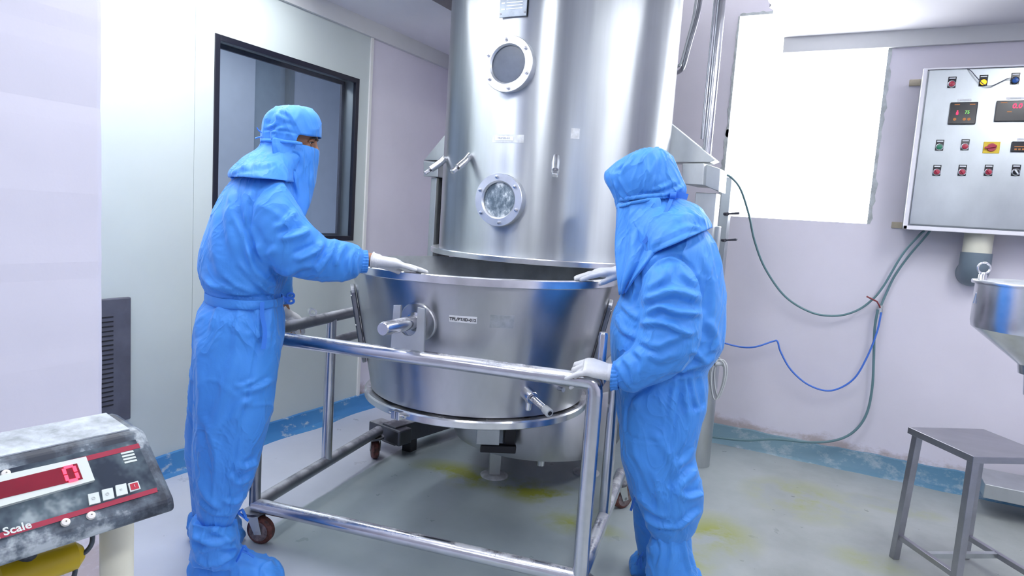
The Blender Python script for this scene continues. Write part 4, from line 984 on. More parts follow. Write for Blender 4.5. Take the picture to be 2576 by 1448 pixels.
# ================================================================ PEOPLE
def evalmesh(me, mods):
    ob = bpy.data.objects.new('tmp', me); col.objects.link(ob)
    for typ, kw in mods:
        md = ob.modifiers.new('m', typ)
        for k, v in kw.items(): setattr(md, k, v)
    dg = bpy.context.evaluated_depsgraph_get(); out = bpy.data.meshes.new_from_object(ob.evaluated_get(dg))
    bpy.data.objects.remove(ob); return out
def blend(mb, voxel=.008, smooth=6, fac=.5):
    return evalmesh(mb.mesh(), [('REMESH', dict(mode='VOXEL', voxel_size=voxel, adaptivity=0.0)), ('SMOOTH', dict(factor=fac, iterations=smooth))])
def getco(me):
    n = len(me.vertices); a = np.empty(n * 3); me.vertices.foreach_get('co', a); return a.reshape(n, 3)
def getno(me):
    n = len(me.vertices); a = np.empty(n * 3); me.vertices.foreach_get('normal', a); return a.reshape(n, 3)
def setco(me, co): me.vertices.foreach_set('co', co.reshape(-1)); me.update()
class Pose:
    """person frame: r = to the right in view, u = up, v = away; built round a point on the floor"""
    def __init__(s, p0):
        s.p0 = V(*p0); s.v = nrm(V(p0[0], p0[1], 0)); s.r = V(s.v[1], -s.v[0], 0); s.u = V(0, 0, 1)
    def P(s, px, py, dv=0): return onplane(px, py, s.p0 + s.v * dv, s.v)
    def ring(s, A, B, dv, hv, n=36, sq=1.0, dvb=None):
        a, b_ = s.P(A[0], A[1], dv), s.P(B[0], B[1], dv if dvb is None else dvb); c = (a + b_) / 2; h = (b_ - a) / 2; out = []
        for k in range(n):
            t = 2 * PI * k / n; ct, st_ = math.cos(t), math.sin(t)
            ct = math.copysign(abs(ct) ** sq, ct); st_ = math.copysign(abs(st_) ** sq, st_)
            out.append(c + h * ct + s.v * hv * st_)
        return out
    def loft(s, mb, L_, n=36, sq=1.0): return mb.rings([s.ring(a, b_, dv, hv, n, sq) for a, b_, dv, hv in L_])
def fold(me, pose, creases, amp=.004, seed=0.0, scale=6.0, dirv=(0, 0, 1), band=None):
    """sculpt cloth folds: broad random ones plus the named ones (pixel polylines in the person's plane, width, height, depth range)"""
    co = getco(me); no = getno(me); px = proj(co); dep = (co - pose.p0) @ pose.v
    tocam = CAM - co; tocam /= np.linalg.norm(tocam, axis=1)[:, None]; face = np.clip((no * tocam).sum(1) * 1.6 + .1, 0, 1)
    disp = np.zeros(len(co))
    for i, p_ in enumerate(co):
        q = Vector((p_[0] * scale + seed, p_[1] * scale, p_[2] * scale * .55))
        wv = mnoise.noise_vector(q * .6) * .8
        a = mnoise.noise(q + wv); b_ = mnoise.noise(q * 2.3 + wv * 2)
        c_ = mnoise.noise(q * 1.1 + Vector((9, 4, 2)) + wv * 1.6)
        disp[i] = ((1 - abs(a) * 2.6) * .6 + b_ * .35 + 1.3 * max(0, 1 - abs(c_) * 9) ** 1.5) * amp
    for cr in creases:
        pts, wd, h = cr[0], cr[1], cr[2]; rng = cr[3] if len(cr) > 3 else (-9, 9)
        P = np.array(spline([(x, y, 0) for x, y in pts], 6))[:, :2]
        best = np.full(len(co), 1e9); tt = np.zeros(len(co)); sd = np.zeros(len(co)); L0 = 0; seg = np.linalg.norm(P[1:] - P[:-1], axis=1); tot = seg.sum()
        for k in range(len(P) - 1):
            d = P[k + 1] - P[k]; l2 = d @ d + 1e-9; t = np.clip(((px - P[k]) @ d) / l2, 0, 1); w_ = px - P[k] - t[:, None] * d; dist = np.hypot(w_[:, 0], w_[:, 1])
            m_ = dist < best; best[m_] = dist[m_]; tt[m_] = (L0 + t[m_] * seg[k]) / tot; sd[m_] = np.sign(d[0] * w_[m_, 1] - d[1] * w_[m_, 0]); L0 += seg[k]
        x = best / (wd * .85); taper = np.clip(np.minimum(tt, 1 - tt) * 6 + .15, 0, 1)
        prof_ = np.exp(-x * x) - .55 * np.exp(-((x * sd - 1.5) ** 2) * 1.4)
        msk = (dep > rng[0]) & (dep < rng[1])
        disp += prof_ * h * 1.35 * taper * face * msk
    setco(me, co + no * disp[:, None])
    return evalmesh(me, [('SMOOTH', dict(factor=.4, iterations=2))])
def seg_tube(mb, pts, rs, n=16):
    """tapered limb with rounded ends"""
    pts = [V(*p) for p in pts]
    d0 = nrm(pts[0] - pts[1]); d1 = nrm(pts[-1] - pts[-2])
    P = [pts[0] + d0 * rs[0] * .9, pts[0] + d0 * rs[0] * .6] + pts + [pts[-1] + d1 * rs[-1] * .6, pts[-1] + d1 * rs[-1] * .9]
    R_ = [rs[0] * .35, rs[0] * .78] + list(rs) + [rs[-1] * .78, rs[-1] * .35]
    mb.tube(P, R_, n)
def rot(v, k, a):
    v, k = V(*v), nrm(k); return v * math.cos(a) + np.cross(k, v) * math.sin(a) + k * np.dot(k, v) * (1 - math.cos(a))
def hand(mb, W, d, n, side, curls, scale=1.0, thumb=(.5, .5, .4), spread=.06, thin=0.0, cuff=.0):
    """W wrist, d towards the fingers, n out of the back of the hand, side towards the thumb; curls: three joint bends for index..little"""
    d = nrm(d); n = nrm(n - d * np.dot(n, d)); side_ = nrm(np.cross(n, d)); side_ = side_ if np.dot(side_, side) > 0 else -side_
    S = scale
    def at(a, b_, c): return W + (d * a + side_ * b_ + n * c) * S
    if cuff:
        rr = []
        for a, wv, tv in ((-cuff, .036, .031), (-cuff * .5, .034, .028), (0, .033, .025), (.02, .034, .024)):
            rr.append([at(a, wv * math.cos(t), tv * math.sin(t)) for t in np.linspace(0, 2 * PI, 24, endpoint=False)])
        mb.rings(rr)
    rr = []
    for a, wv, tv, off in ((-.01, .027, .020, 0), (.012, .030, .020, 0), (.04, .038, .0195, .001), (.07, .0425, .0185, .003), (.088, .041, .0150, .003), (.098, .036, .010, .002)):
        rr.append([at(a, (wv - thin) * math.copysign(abs(math.cos(t)) ** .85, math.cos(t)), (tv - thin) * math.copysign(abs(math.sin(t)) ** .85, math.sin(t)) + off) for t in np.linspace(0, 2 * PI, 28, endpoint=False)])
    mb.rings(rr)
    lens = ((.043, .026, .021), (.047, .029, .022), (.044, .027, .021), (.034, .021, .019))
    for k in range(4):
        b0 = .0305 - k * .0205; base = at(.085 - (.0, -.003, .0, .008)[k], b0, .003); fd = rot(d, n, 0); fd = nrm(d + side_ * (1.2 - k) * spread * (1 if True else 1))
        ax = side_; cd_ = fd; pts = [base - fd * .022 * S, base]; cur = base
        for j in range(3):
            # bending takes the finger towards the palm (-n)
            sgn = 1.0 if np.dot(rot(cd_, ax, .1), -n) > np.dot(cd_, -n) else -1.0
            cd_ = rot(cd_, ax, sgn * curls[k][j]); cur = cur + cd_ * lens[k][j] * S; pts.append(cur)
        r0 = (.0100, .0102, .0098, .0088)[k] - thin
        pts2 = [pts[0], pts[1], (pts[1] + pts[2]) / 2, pts[2], (pts[2] + pts[3]) / 2, pts[3], pts[4]]
        seg_tube(mb, pts2, [r0 * S, r0 * S * 1.04, r0 * .93 * S, r0 * S, r0 * .88 * S, r0 * .92 * S, r0 * .78 * S], 14)
    tb = at(.018, .018, -.006); td = nrm(d * math.cos(thumb[0]) + side_ * math.sin(thumb[0]) - n * .25); t1 = tb + td * .042 * S
    td2 = rot(td, n, 0); td2 = nrm(td + d * thumb[1] * .6 - n * thumb[2] * .3); t2 = t1 + td2 * .032 * S; td3 = nrm(td2 + d * thumb[1] * .5 - n * thumb[2] * .5); t3 = t2 + td3 * .024 * S
    seg_tube(mb, [tb, (tb + t1) / 2, t1, (t1 + t2) / 2, t2, t3], [(.015 - thin) * S, (.0145 - thin) * S, (.0118 - thin) * S, (.0108 - thin) * S, (.0112 - thin) * S, (.0088 - thin) * S], 14)
    return mb
def head(mb, c, f, u, hs=1.0):
    """skull, jaw, brow, nose, lips, ears. f forward, u up"""
    f = nrm(f); u = nrm(u - f * np.dot(u, f)); s = np.cross(u, f)
    def at(a, b_, h): return c + (f * a + s * b_ + u * h) * hs
    rr = []
    #      height  back   front  half width
    for h, bk, fr_, hw in ((.125, -.02, .02, .02), (.118, -.055, .045, .045), (.095, -.085, .072, .065), (.06, -.098, .088, .075), (.03, -.099, .091, .0765), (.0, -.094, .088, .074), (-.03, -.080, .086, .070), (-.06, -.060, .086, .063), (-.085, -.035, .085, .053), (-.105, -.01, .080, .040), (-.115, .02, .070, .025)):
        rr.append([at((bk + fr_) / 2 + (fr_ - bk) / 2 * math.cos(t), hw * math.sin(t), h) for t in np.linspace(0, 2 * PI, 32, endpoint=False)])
    mb.rings(rr[::-1])
    seg_tube(mb, [at(.086, -.038, .028), at(.093, -.016, .030), at(.093, .016, .030), at(.086, .038, .028)], [.009, .010, .010, .009], 10)
    seg_tube(mb, [at(.090, 0, .020), at(.096, 0, -.002), at(.103, 0, -.018)], [.008, .009, .011], 12)
    for q in (-1, 1):
        seg_tube(mb, [at(.098, .011 * q, -.022), at(.094, .014 * q, -.024)], [.009, .007], 8)
        seg_tube(mb, [at(.070, .045 * q, -.012), at(.060, .052 * q, -.022)], [.016, .015], 8)
        seg_tube(mb, [at(-.005, .078 * q, .018), at(-.012, .082 * q, .0), at(-.002, .077 * q, -.025)], [.012, .011, .007], 8)
    seg_tube(mb, [at(.088, -.022, -.052), at(.096, 0, -.050), at(.088, .022, -.052)], [.006, .008, .006], 8)
    seg_tube(mb, [at(.086, -.018, -.062), at(.094, 0, -.062), at(.086, .018, -.062)], [.006, .008, .006], 8)
    return at
def ribbon(mb, pts, width, wdir, th=.0015):
    pts = [V(*p) for p in pts]; wd = nrm(wdir); rings = []
    for i, p_ in enumerate(pts):
        t = nrm(pts[min(i + 1, len(pts) - 1)] - pts[max(0, i - 1)]); w_ = nrm(wd - t * np.dot(wd, t)); n_ = np.cross(t, w_)
        rings.append([p_ + w_ * width / 2 + n_ * th, p_ - w_ * width / 2 + n_ * th, p_ - w_ * width / 2 - n_ * th, p_ + w_ * width / 2 - n_ * th])
    return mb.rings(rings)
def boot(mb, heel, toe, ankle_rings, pose, wide=.058, high=.062):
    """puffy fabric overshoe from heel to toe on the floor"""
    heel, toe = V(*heel), V(*toe); d = nrm(toe - heel); s = np.cross(V(0, 0, 1), d); L_ = np.linalg.norm(toe - heel); rr = []
    for t, w_, h_ in ((0, .35, .5), (.03, .70, .85), (.12, .92, 1.3), (.28, .95, 1.5), (.45, .92, 1.35), (.62, 1.02, 1.02), (.78, 1.06, .85), (.90, .95, .72), (.97, .7, .52), (1.0, .35, .3)):
        c = heel + d * L_ * t + V(0, 0, high * h_ * .98); rr.append([c + s * wide * w_ * math.copysign(abs(math.cos(a)) ** .8, math.cos(a)) + V(0, 0, high * h_ * math.copysign(abs(math.sin(a)) ** .75, math.sin(a))) for a in np.linspace(0, 2 * PI, 28, endpoint=False)])
    mb.rings(rr)
    mb.rings(ankle_rings)
def cloth(me, name, parent, mat=None, label=None):
    o = link(name, me, mat or M_cloth, parent, smooth=True, angle=180)
    if label: o['label'] = label
    return o
def boot_sole(me):
    co = getco(me); co[:, 2] = np.maximum(co[:, 2], .002); setco(me, co)
def shell_grid(rings, keep, th=.004, sub=2):
    """open cloth shell from rings; keep(i, j) says which quads exist"""
    n = len(rings[0]); vs = [tuple(p) for r_ in rings for p in r_]; fs = []
    for i in range(len(rings) - 1):
        for j in range(n):
            if keep(i, j): fs.append((i * n + j, i * n + (j + 1) % n, (i + 1) * n + (j + 1) % n, (i + 1) * n + j))
    me = bpy.data.meshes.new('g'); me.from_pydata(vs, [], fs)
    bm = bmesh.new(); bm.from_mesh(me); bmesh.ops.delete(bm, geom=[v for v in bm.verts if not v.link_faces], context='VERTS'); bmesh.ops.recalc_face_normals(bm, faces=bm.faces); bm.to_mesh(me); bm.free()
    return evalmesh(me, [('SUBSURF', dict(levels=sub, render_levels=sub)), ('SOLIDIFY', dict(thickness=th, offset=0))])
def sheet_grid(rows, th=.003, sub=2):
    n = len(rows[0]); vs = [tuple(p) for r_ in rows for p in r_]
    fs = [(i * n + j, i * n + j + 1, (i + 1) * n + j + 1, (i + 1) * n + j) for i in range(len(rows) - 1) for j in range(n - 1)]
    me = bpy.data.meshes.new('g'); me.from_pydata(vs, [], fs)
    bm = bmesh.new(); bm.from_mesh(me); bmesh.ops.recalc_face_normals(bm, faces=bm.faces); bm.to_mesh(me); bm.free()
    return evalmesh(me, [('SUBSURF', dict(levels=sub, render_levels=sub)), ('SOLIDIFY', dict(thickness=th, offset=0))])

# ---------------------------------------------------------------- left worker
A = Pose((-1.95, 1.635, 0))
pa = thing('person', 'worker in blue coverall at left, eyes visible above veil, reaching to the bowl rim', 'person', (-1.95, 1.635, 0))
SL, SF = -.165, .165      # near and far shoulder
tors = [((664, 400), (716, 412), .0, .06), ((628, 425), (728, 432), 0, .105), ((588, 452), (738, 456), 0, .165), ((555, 490), (748, 495), 0, .20), ((530, 535), (755, 545), 0, .212), ((513, 585), (752, 600), 0, .212), ((499, 635), (742, 648), 0, .208), ((496, 675), (730, 682), 0, .205), ((506, 708), (716, 712), 0, .195), ((521, 735), (706, 738), 0, .178), ((518, 757), (712, 758), 0, .182), ((497, 785), (716, 785), -.01, .192), ((484, 825), (714, 830), -.02, .19), ((482, 865), (708, 866), -.02, .185), ((484, 885), (704, 885), -.02, .175)]
legN = [((490, 850), (706, 850), -.09, .115), ((487, 935), (699, 928), -.10, .118), ((485, 1001), (691, 1001), -.10, .115), ((486, 1077), (674, 1077), -.10, .108), ((485, 1158), (652, 1158), -.10, .10), ((487, 1225), (634, 1215), -.10, .095), ((494, 1268), (606, 1270), -.10, .08), ((498, 1300), (588, 1304), -.10, .068), ((502, 1318), (582, 1320), -.10, .06)]
legF = [((486, 850), (680, 850), .06, .10), ((478, 950), (640, 950), .10, .10), ((470, 1050), (610, 1050), .15, .10), ((466, 1120), (590, 1120), .19, .10), ((464, 1148), (585, 1150), .21, .098), ((474, 1200), (590, 1200), .24, .085), ((480, 1270), (598, 1272), .27, .07), ((488, 1300), (590, 1300), .28, .062)]
slvN = [((690, 436), (598, 500), -.09, .075), ((715, 458), (614, 545), -.15, .085), ((734, 492), (630, 590), -.17, .085), ((752, 522), (646, 632), -.18, .082), ((775, 556), (672, 668), -.185, .078), ((798, 582), (712, 692), -.18, .075), ((822, 600), (765, 703), -.17, .070), ((855, 604), (825, 708), -.16, .064), ((884, 610), (868, 708), -.15, .056), ((903, 617), (894, 700), -.145, .046), ((915, 632), (909, 682), -.140, .034)]
slvF = [((640, 450), (730, 455), .12, .08), ((640, 520), (745, 520), .18, .08), ((650, 600), (740, 610), .25, .075), ((660, 660), (735, 680), .34, .068), ((680, 730), (735, 735), .39, .055), ((690, 765), (728, 765), .42, .036)]
mb = MB(); A.loft(mb, tors); A.loft(mb, legN); A.loft(mb, legF); A.loft(mb, slvN); A.loft(mb, slvF)
me = blend(mb, .0075, 7)
near, mid = (-9, -.08), (-.25, .3)
crA = [
 ([(776, 575), (752, 590), (700, 600)], 11, .014, near), ([(806, 604), (800, 625), (770, 640), (738, 652)], 10, .015, near), ([(842, 602), (836, 628), (810, 662), (790, 690)], 10, .012, near),
 ([(870, 612), (850, 640), (842, 672)], 9, .009, near), ([(895, 625), (880, 650), (876, 690)], 8, .008, near), ([(905, 632), (893, 660), (896, 700)], 6, .008, near),
 ([(745, 528), (715, 560), (690, 575)], 10, .008, near), ([(700, 620), (668, 640), (650, 610)], 12, .008, near), ([(716, 690), (760, 668), (800, 668)], 11, .008, near),
 ([(640, 560), (690, 690), (712, 700)], 8, -.006, near),
 ([(598, 470), (602, 540), (628, 600), (650, 660)], 9, -.010), ([(586, 476), (576, 560), (590, 640)], 14, .007), ([(650, 478), (632, 520), (626, 580)], 7, -.008),
 ([(545, 520), (540, 620), (560, 700)], 14, .006), ([(620, 615), (640, 680), (700, 725)], 10, .010), ([(600, 660), (650, 710), (690, 735)], 9, .008), ([(505, 690), (540, 715), (600, 728)], 8, .010), ([(520, 705), (570, 735), (640, 742)], 6, .008),
 ([(650, 712), (670, 735), (690, 738)], 6, .008), ([(560, 690), (600, 720), (640, 735)], 7, .007), ([(500, 745), (560, 760), (640, 766), (712, 757)], 5, -.010), ([(500, 724), (560, 742), (640, 748), (706, 740)], 5, -.006),
 ([(560, 770), (545, 790), (530, 830)], 9, .007), ([(600, 772), (598, 820), (590, 900)], 12, .005), ([(640, 770), (650, 800), (646, 860)], 8, .008), ([(680, 768), (676, 820), (670, 880)], 8, .006), ([(520, 772), (500, 800), (492, 850)], 8, .006),
 ([(655, 800), (640, 900), (620, 1000), (600, 1100), (580, 1200), (572, 1290)], 4, -.005), ([(500, 850), (505, 1000), (500, 1130)], 12, .006), ([(600, 880), (560, 1000), (530, 1120)], 18, .006),
 ([(640, 955), (610, 970), (590, 968)], 7, .007), ([(690, 950), (650, 975), (600, 985)], 8, .006), ([(640, 1000), (600, 1020), (580, 1060)], 9, .005), ([(648, 1160), (615, 1175), (600, 1165)], 9, .010), ([(640, 1190), (600, 1215), (575, 1190)], 8, .008),
 ([(625, 1240), (590, 1262), (560, 1255)], 8, .009), ([(500, 1200), (520, 1250), (560, 1280)], 9, .008), ([(500, 1260), (540, 1290), (590, 1290)], 7, .008), ([(510, 1040), (540, 1130), (545, 1220)], 12, .006)]
me = fold(me, A, crA, .0035, 1.3)
ca_ = cloth(me, 'coverall', pa)
# belt
mb = MB(); rr = []
for A_, B_, hv in (((516, 733), (712, 741), .188), ((515, 737), (713, 744), .192), ((515, 752), (714, 757), .192), ((516, 756), (713, 760), .188)): rr.append(A.ring(A_, B_, 0, hv, 60))
mb.rings(rr, cap=False)
me = evalmesh(mb.mesh(), [('SUBSURF', dict(levels=1, render_levels=1)), ('SOLIDIFY', dict(thickness=.004, offset=0))])
me = fold(me, A, [([(516, 745), (580, 758), (650, 762), (714, 752)], 3, -.003)], .0015, 4, 14)
bt = cloth(me, 'belt', pa)
mb = MB()
k0 = A.P(716, 752, -.04)
mb.tube([k0 - A.r * .004, k0 + A.r * .012], .010, 12)
for k in range(2):
    e = k0 + A.r * .012 + V(0, 0, .004); MB().tube([e + (A.r * (.008 + .012 * math.cos(a)) + V(0, 0, (.010 if k else -.010) + .009 * math.sin(a)) - A.v * .004) for a in np.linspace(0, 2 * PI, 14, endpoint=False)], .0045, 8, closed=True).build('tie_loop', M_clothdark, bt)
mb.build('tie_knot', M_clothdark, bt); MBt = MB()
k1 = A.P(660, 768, -.205)
ribbon(MBt, spline([k1 + V(0, 0, .012), k1 + V(0, 0, -.03), k1 + A.r * .01 + V(0, 0, -.09), k1 + A.r * .006 + V(0, 0, -.15)], 5), .014, A.r)
MBt.build('belt_tie', M_clothdark, bt)
# boots
def boot_near(pose, heelpx, toepx, zdv, rings, wide, high, name, parent, crs, seed, lbl=None, tocam=0.0):
    h_, t_ = onz(heelpx[0], heelpx[1], .0), onz(toepx[0], toepx[1], .0)
    mb = MB(); boot(mb, h_, t_, [pose.ring(a, b_, dv, hv, 28) for a, b_, dv, hv in rings], pose, wide, high)
    me = blend(mb, .007, 6); me = fold(me, pose, crs, .0055, seed, 11); boot_sole(me)
    return cloth(me, name, parent, label=lbl)
bA = boot_near(A, (476, 1466), (712, 1474), -.1, [((486, 1300), (594, 1306), -.10, .078), ((478, 1322), (597, 1330), -.10, .086), ((479, 1355), (601, 1360), -.10, .088), ((482, 1385), (602, 1388), -.10, .084), ((478, 1412), (620, 1405), -.10, .075)], .060, .060, 'boot_cover', pa,
    [([(482, 1345), (530, 1365), (590, 1352)], 8, .012), ([(484, 1310), (540, 1322), (590, 1316)], 5, -.010), ([(500, 1385), (550, 1372), (600, 1378)], 9, .012), ([(490, 1400), (530, 1420), (590, 1385)], 8, .010), ([(600, 1382), (560, 1410), (530, 1440)], 7, .009), ([(520, 1330), (560, 1345), (575, 1370)], 7, .008), ([(620, 1395), (650, 1410), (690, 1420)], 8, .006)], 2.1)
bB = boot_near(A, (484, 1362), (610, 1366), .22, [((474, 1292), (600, 1290), .285, .075), ((470, 1320), (606, 1316), .285, .082), ((474, 1345), (600, 1345), .285, .08)], .055, .046, 'boot_cover', pa, [([(470, 1320), (490, 1330), (520, 1318)], 7, .008)], 5.1)
mb = MB(); k0 = A.P(600, 1290, -.10)
for dx, dz, l_ in ((.018, .012, .05), (.024, -.012, .035), (-.01, .02, .04)): ribbon(mb, spline([k0, k0 + A.r * dx * .6 + V(0, 0, dz), k0 + A.r * dx * 1.4 + V(0, 0, dz - l_ * .6)], 5), .010, A.v * .5 + A.r * .5)
k0 = A.P(608, 1384, -.17)
for dx, dz in ((.015, .015), (.03, -.01), (-.012, -.02)): ribbon(mb, spline([k0, k0 + A.r * dx * .6 + V(0, 0, dz), k0 + A.r * dx * 1.4 + V(0, 0, dz - .02)], 5), .009, A.v * .5 + V(0, 0, .5))
mb.build('boot_tie', M_clothdark, bA)

# head of the left worker: faces the bowl, turned a little to the camera, tipped down
fA = nrm(A.r * .97 - A.v * .20 - A.u * .10); hcA = A.P(729, 350, 0)
# body: one continuous figure under the clothes
mb = MB()
atA = head(mb, hcA - V(0, 0, .006), fA, V(0, 0, 1) + A.r * .08, .93)
seg_tube(mb, [A.P(712, 385, 0), A.P(696, 412, 0), A.P(682, 435, 0)], [.060, .058, .065], 20)
ins = lambda L_, k: [((a[0] + (b_[0] - a[0]) * k, a[1] + (b_[1] - a[1]) * k), (b_[0] - (b_[0] - a[0]) * k, b_[1] - (b_[1] - a[1]) * k), dv, hv * (1 - 1.6 * k)) for a, b_, dv, hv in L_]
A.loft(mb, ins(tors[2:], .13)); A.loft(mb, ins(legN[:-1], .17)); A.loft(mb, ins(legF, .17)); A.loft(mb, ins(slvN[:-1], .2)); A.loft(mb, ins(slvF, .18))
wr = A.P(930, 652, -.138)
seg_tube(mb, [A.P(868, 658, -.15), A.P(905, 656, -.14), wr], [.034, .0265, .026], 18)
hdA = nrm(A.P(1060, 677, -.203) - wr); rimdir = hdA
flat = ((.10, .06, .03), (.06, .05, .03), (.05, .05, .03), (.08, .06, .04))
nA = nrm(V(0, 0, 1) + A.v * .12)
hand(mb, wr + hdA * .012, hdA, nA, A.v, flat, .98, (.40, .8, .0), .02, .0022)
wrF = A.P(716, 785, .41); hdF = nrm(A.P(748, 806, .425) - wrF + A.v * .02)
grip = ((.75, .9, .6), (.8, .9, .6), (.85, .9, .6), (.9, .9, .6))
gN = nrm(V(0, 0, 1) + A.r * .55 - A.v * .15)
seg_tube(mb, [A.P(700, 745, .40), wrF], [.030, .026], 14)
hand(mb, wrF, hdF, gN, -A.v, grip, .95, (.8, .4, 1.0), .03, .0022)
for dv, q0_, hp_, tp2 in ((-.10, (540, 1320), (476, 1466), (712, 1474)), (.28, (535, 1300), (484, 1362), (610, 1366))):
    hh, tt_ = onz(*hp_), onz(*tp2); f0, f1 = hh + (tt_ - hh) * .30, hh + (tt_ - hh) * .72; seg_tube(mb, [A.P(q0_[0], q0_[1] - 25, dv), V(f0[0], f0[1], .10), V(f0[0] + .01, f0[1], .062), V((f0[0] + f1[0]) / 2, (f0[1] + f1[1]) / 2, .052), V(f1[0], f1[1], .045)], [.048, .045, .045, .040, .032], 16)
me = blend(mb, .0055, 3)
bodyA = link('body', me, M_skin, pa, angle=180)
# gloves
def glove(name, parent, W, d, n, side, curls, sc_, th, sp, cuff, lbl=None, voxel=.0028):
    mb = MB(); hand(mb, W, d, n, side, curls, sc_, th, sp, 0.0, cuff)
    me = blend(mb, voxel, 4); co = getco(me); no = getno(me); disp = np.zeros(len(co)); dd_ = nrm(d)
    for i, p_ in enumerate(co):
        a = (p_ - W) @ dd_; q = Vector(p_ * 60)
        ring_w = math.exp(-(a / .022) ** 2); disp[i] = .0011 * math.sin(a * 900 + 2 * mnoise.noise(q * .5)) * ring_w + .0007 * mnoise.noise(q)
    setco(me, co + no * disp[:, None]); return cloth(me, name, parent, M_glove, lbl)
glove('glove', pa, wr + hdA * .016, hdA, nA, A.v, flat, 1.05, (.40, .8, .0), .02, .008)
glove('glove', pa, wrF, hdF, gN, -A.v, grip, 1.02, (.8, .4, 1.0), .03, .03)
mb = MB(); c0 = A.P(917, 657, -.139); mb.tube([c0 + (V(0, 0, 1) * math.cos(a) * .0335 + A.v * math.sin(a) * .030) for a in np.linspace(0, 2 * PI, 24, endpoint=False)], .0022, 8, closed=True)
mb.build('wrist_thread', M_red, pa)
# gathered elastic cuff
def cuff(parent, c, ax, r1, r2, e1, e2, n=60):
    rr = []
    for a in (-.012, -.006, 0, .006, .013):
        k = 1 + .10 * (a / .013) ** 2 * (a < 0)
        rr.append([c + ax * a + (e1 * r1 * math.cos(t) + e2 * r2 * math.sin(t)) * (k + .035 * math.sin(22 * t)) for t in np.linspace(0, 2 * PI, n * 2, endpoint=False)])
    me = evalmesh(MB().rings(rr, cap=False).mesh(), [('SOLIDIFY', dict(thickness=.004, offset=0))]); return cloth(me, 'elastic_cuff', parent)
cuff(ca_, A.P(914, 657, -.139), nrm(A.r), .038, .035, V(0, 0, 1), A.v)
# eyes, brows
def eyes(at, f, s, u, body, parent, open_=1.0):
    for q in (-1, 1):
        c = at(.0745, .031 * q, .006)
        e = MB().sphere(c, .0108, 12).build('eye', M_eye, parent)
        g = nrm(f * .95 - u * .22 + s * .0); MB().lathe([(.0001, .0085), (.0056, .0085), (.0056, .0096), (.0035, .0108), (.0001, .0112)], c, 20, g).build('iris', M_iris, e)
        up_l = MB(); seg_tube(up_l, [at(.081, .014 * q, .007), at(.0870, .024 * q, .0145), at(.0860, .036 * q, .0140), at(.077, .048 * q, .007)], [.0036, .0052, .0052, .0036], 8)
        seg_tube(up_l, [at(.080, .016 * q, .001), at(.0835, .025 * q, -.0040), at(.0825, .036 * q, -.0035), at(.076, .047 * q, .002)], [.0028, .0040, .0040, .003], 8)
        link('eyelid', blend(up_l, .0016, 2), M_skin, parent)
        ls = MB(); seg_tube(ls, [at(.084, .015 * q, .0055), at(.0935, .026 * q, .0088), at(.0920, .038 * q, .0080), at(.080, .051 * q, .004)], [.0010, .0014, .0015, .0010], 6)
        ls.build('eyelashes', M_hair, parent)
        br = MB(); seg_tube(br, [at(.0970, .008 * q, .0200), at(.0990, .022 * q, .0235), at(.0955, .038 * q, .0250), at(.080, .055 * q, .0190)], [.0040, .0050, .0042, .0022], 8)
        link('eyebrow', blend(br, .0018, 1), M_hair, parent)
sA = np.cross(nrm(V(0, 0, 1) + A.r * .08), fA)
eyes(atA, fA, sA, V(0, 0, 1), bodyA, pa)
# hood: cap + neck cape, open round the eyes
hr = [((722, 268), (744, 268), 0, .012), ((698, 269), (768, 271), 0, .05), ((676, 280), (792, 281), 0, .083), ((664, 298), (805, 299), 0, .098), ((661, 315), (809, 317), 0, .102), ((660, 328), (809, 333), 0, .102), ((659, 337), (808, 349), 0, .101), ((659, 350), (801, 364), 0, .098), ((660, 364), (796, 384), 0, .095), ((650, 375), (785, 400), 0, .095), ((630, 388), (765, 415), 0, .11), ((604, 405), (752, 428), 0, .145), ((584, 422), (745, 440), 0, .180), ((573, 436), (742, 452), 0, .205), ((576, 446), (742, 460), 0, .212)]
nn_ = 48; rr = [A.ring(a, b_, dv, hv, nn_) for a, b_, dv, hv in hr]
def keepA(i, j):
    t = (j + .5) / nn_ * 360; t = t - 360 if t > 180 else t     # t=0 front; + is away from camera, - towards camera
    return not (i in (6, 7, 8) and -84 < t < 58)
me = shell_grid(rr, keepA, .004, 2)
me = fold(me, A, [([(700, 280), (694, 310), (672, 322)], 7, .006), ([(700, 275), (730, 290), (745, 320)], 5, .005), ([(690, 290), (716, 300), (740, 306)], 6, .004), ([(716, 322), (700, 325), (686, 335), (690, 358)], 6, .006), ([(662, 330), (680, 326), (716, 330), (750, 336)], 3.5, -.004),
    ([(640, 385), (616, 398), (600, 415)], 6, .007), ([(655, 378), (625, 402), (612, 425)], 6, .007), ([(665, 372), (650, 400), (640, 425)], 7, .006), ([(600, 432), (626, 418), (650, 420), (688, 414)], 5, .006), ([(580, 440), (605, 425), (640, 426)], 4, .006)], .0035, 7.7, 12)
hoodA = cloth(me, 'hood', pa)
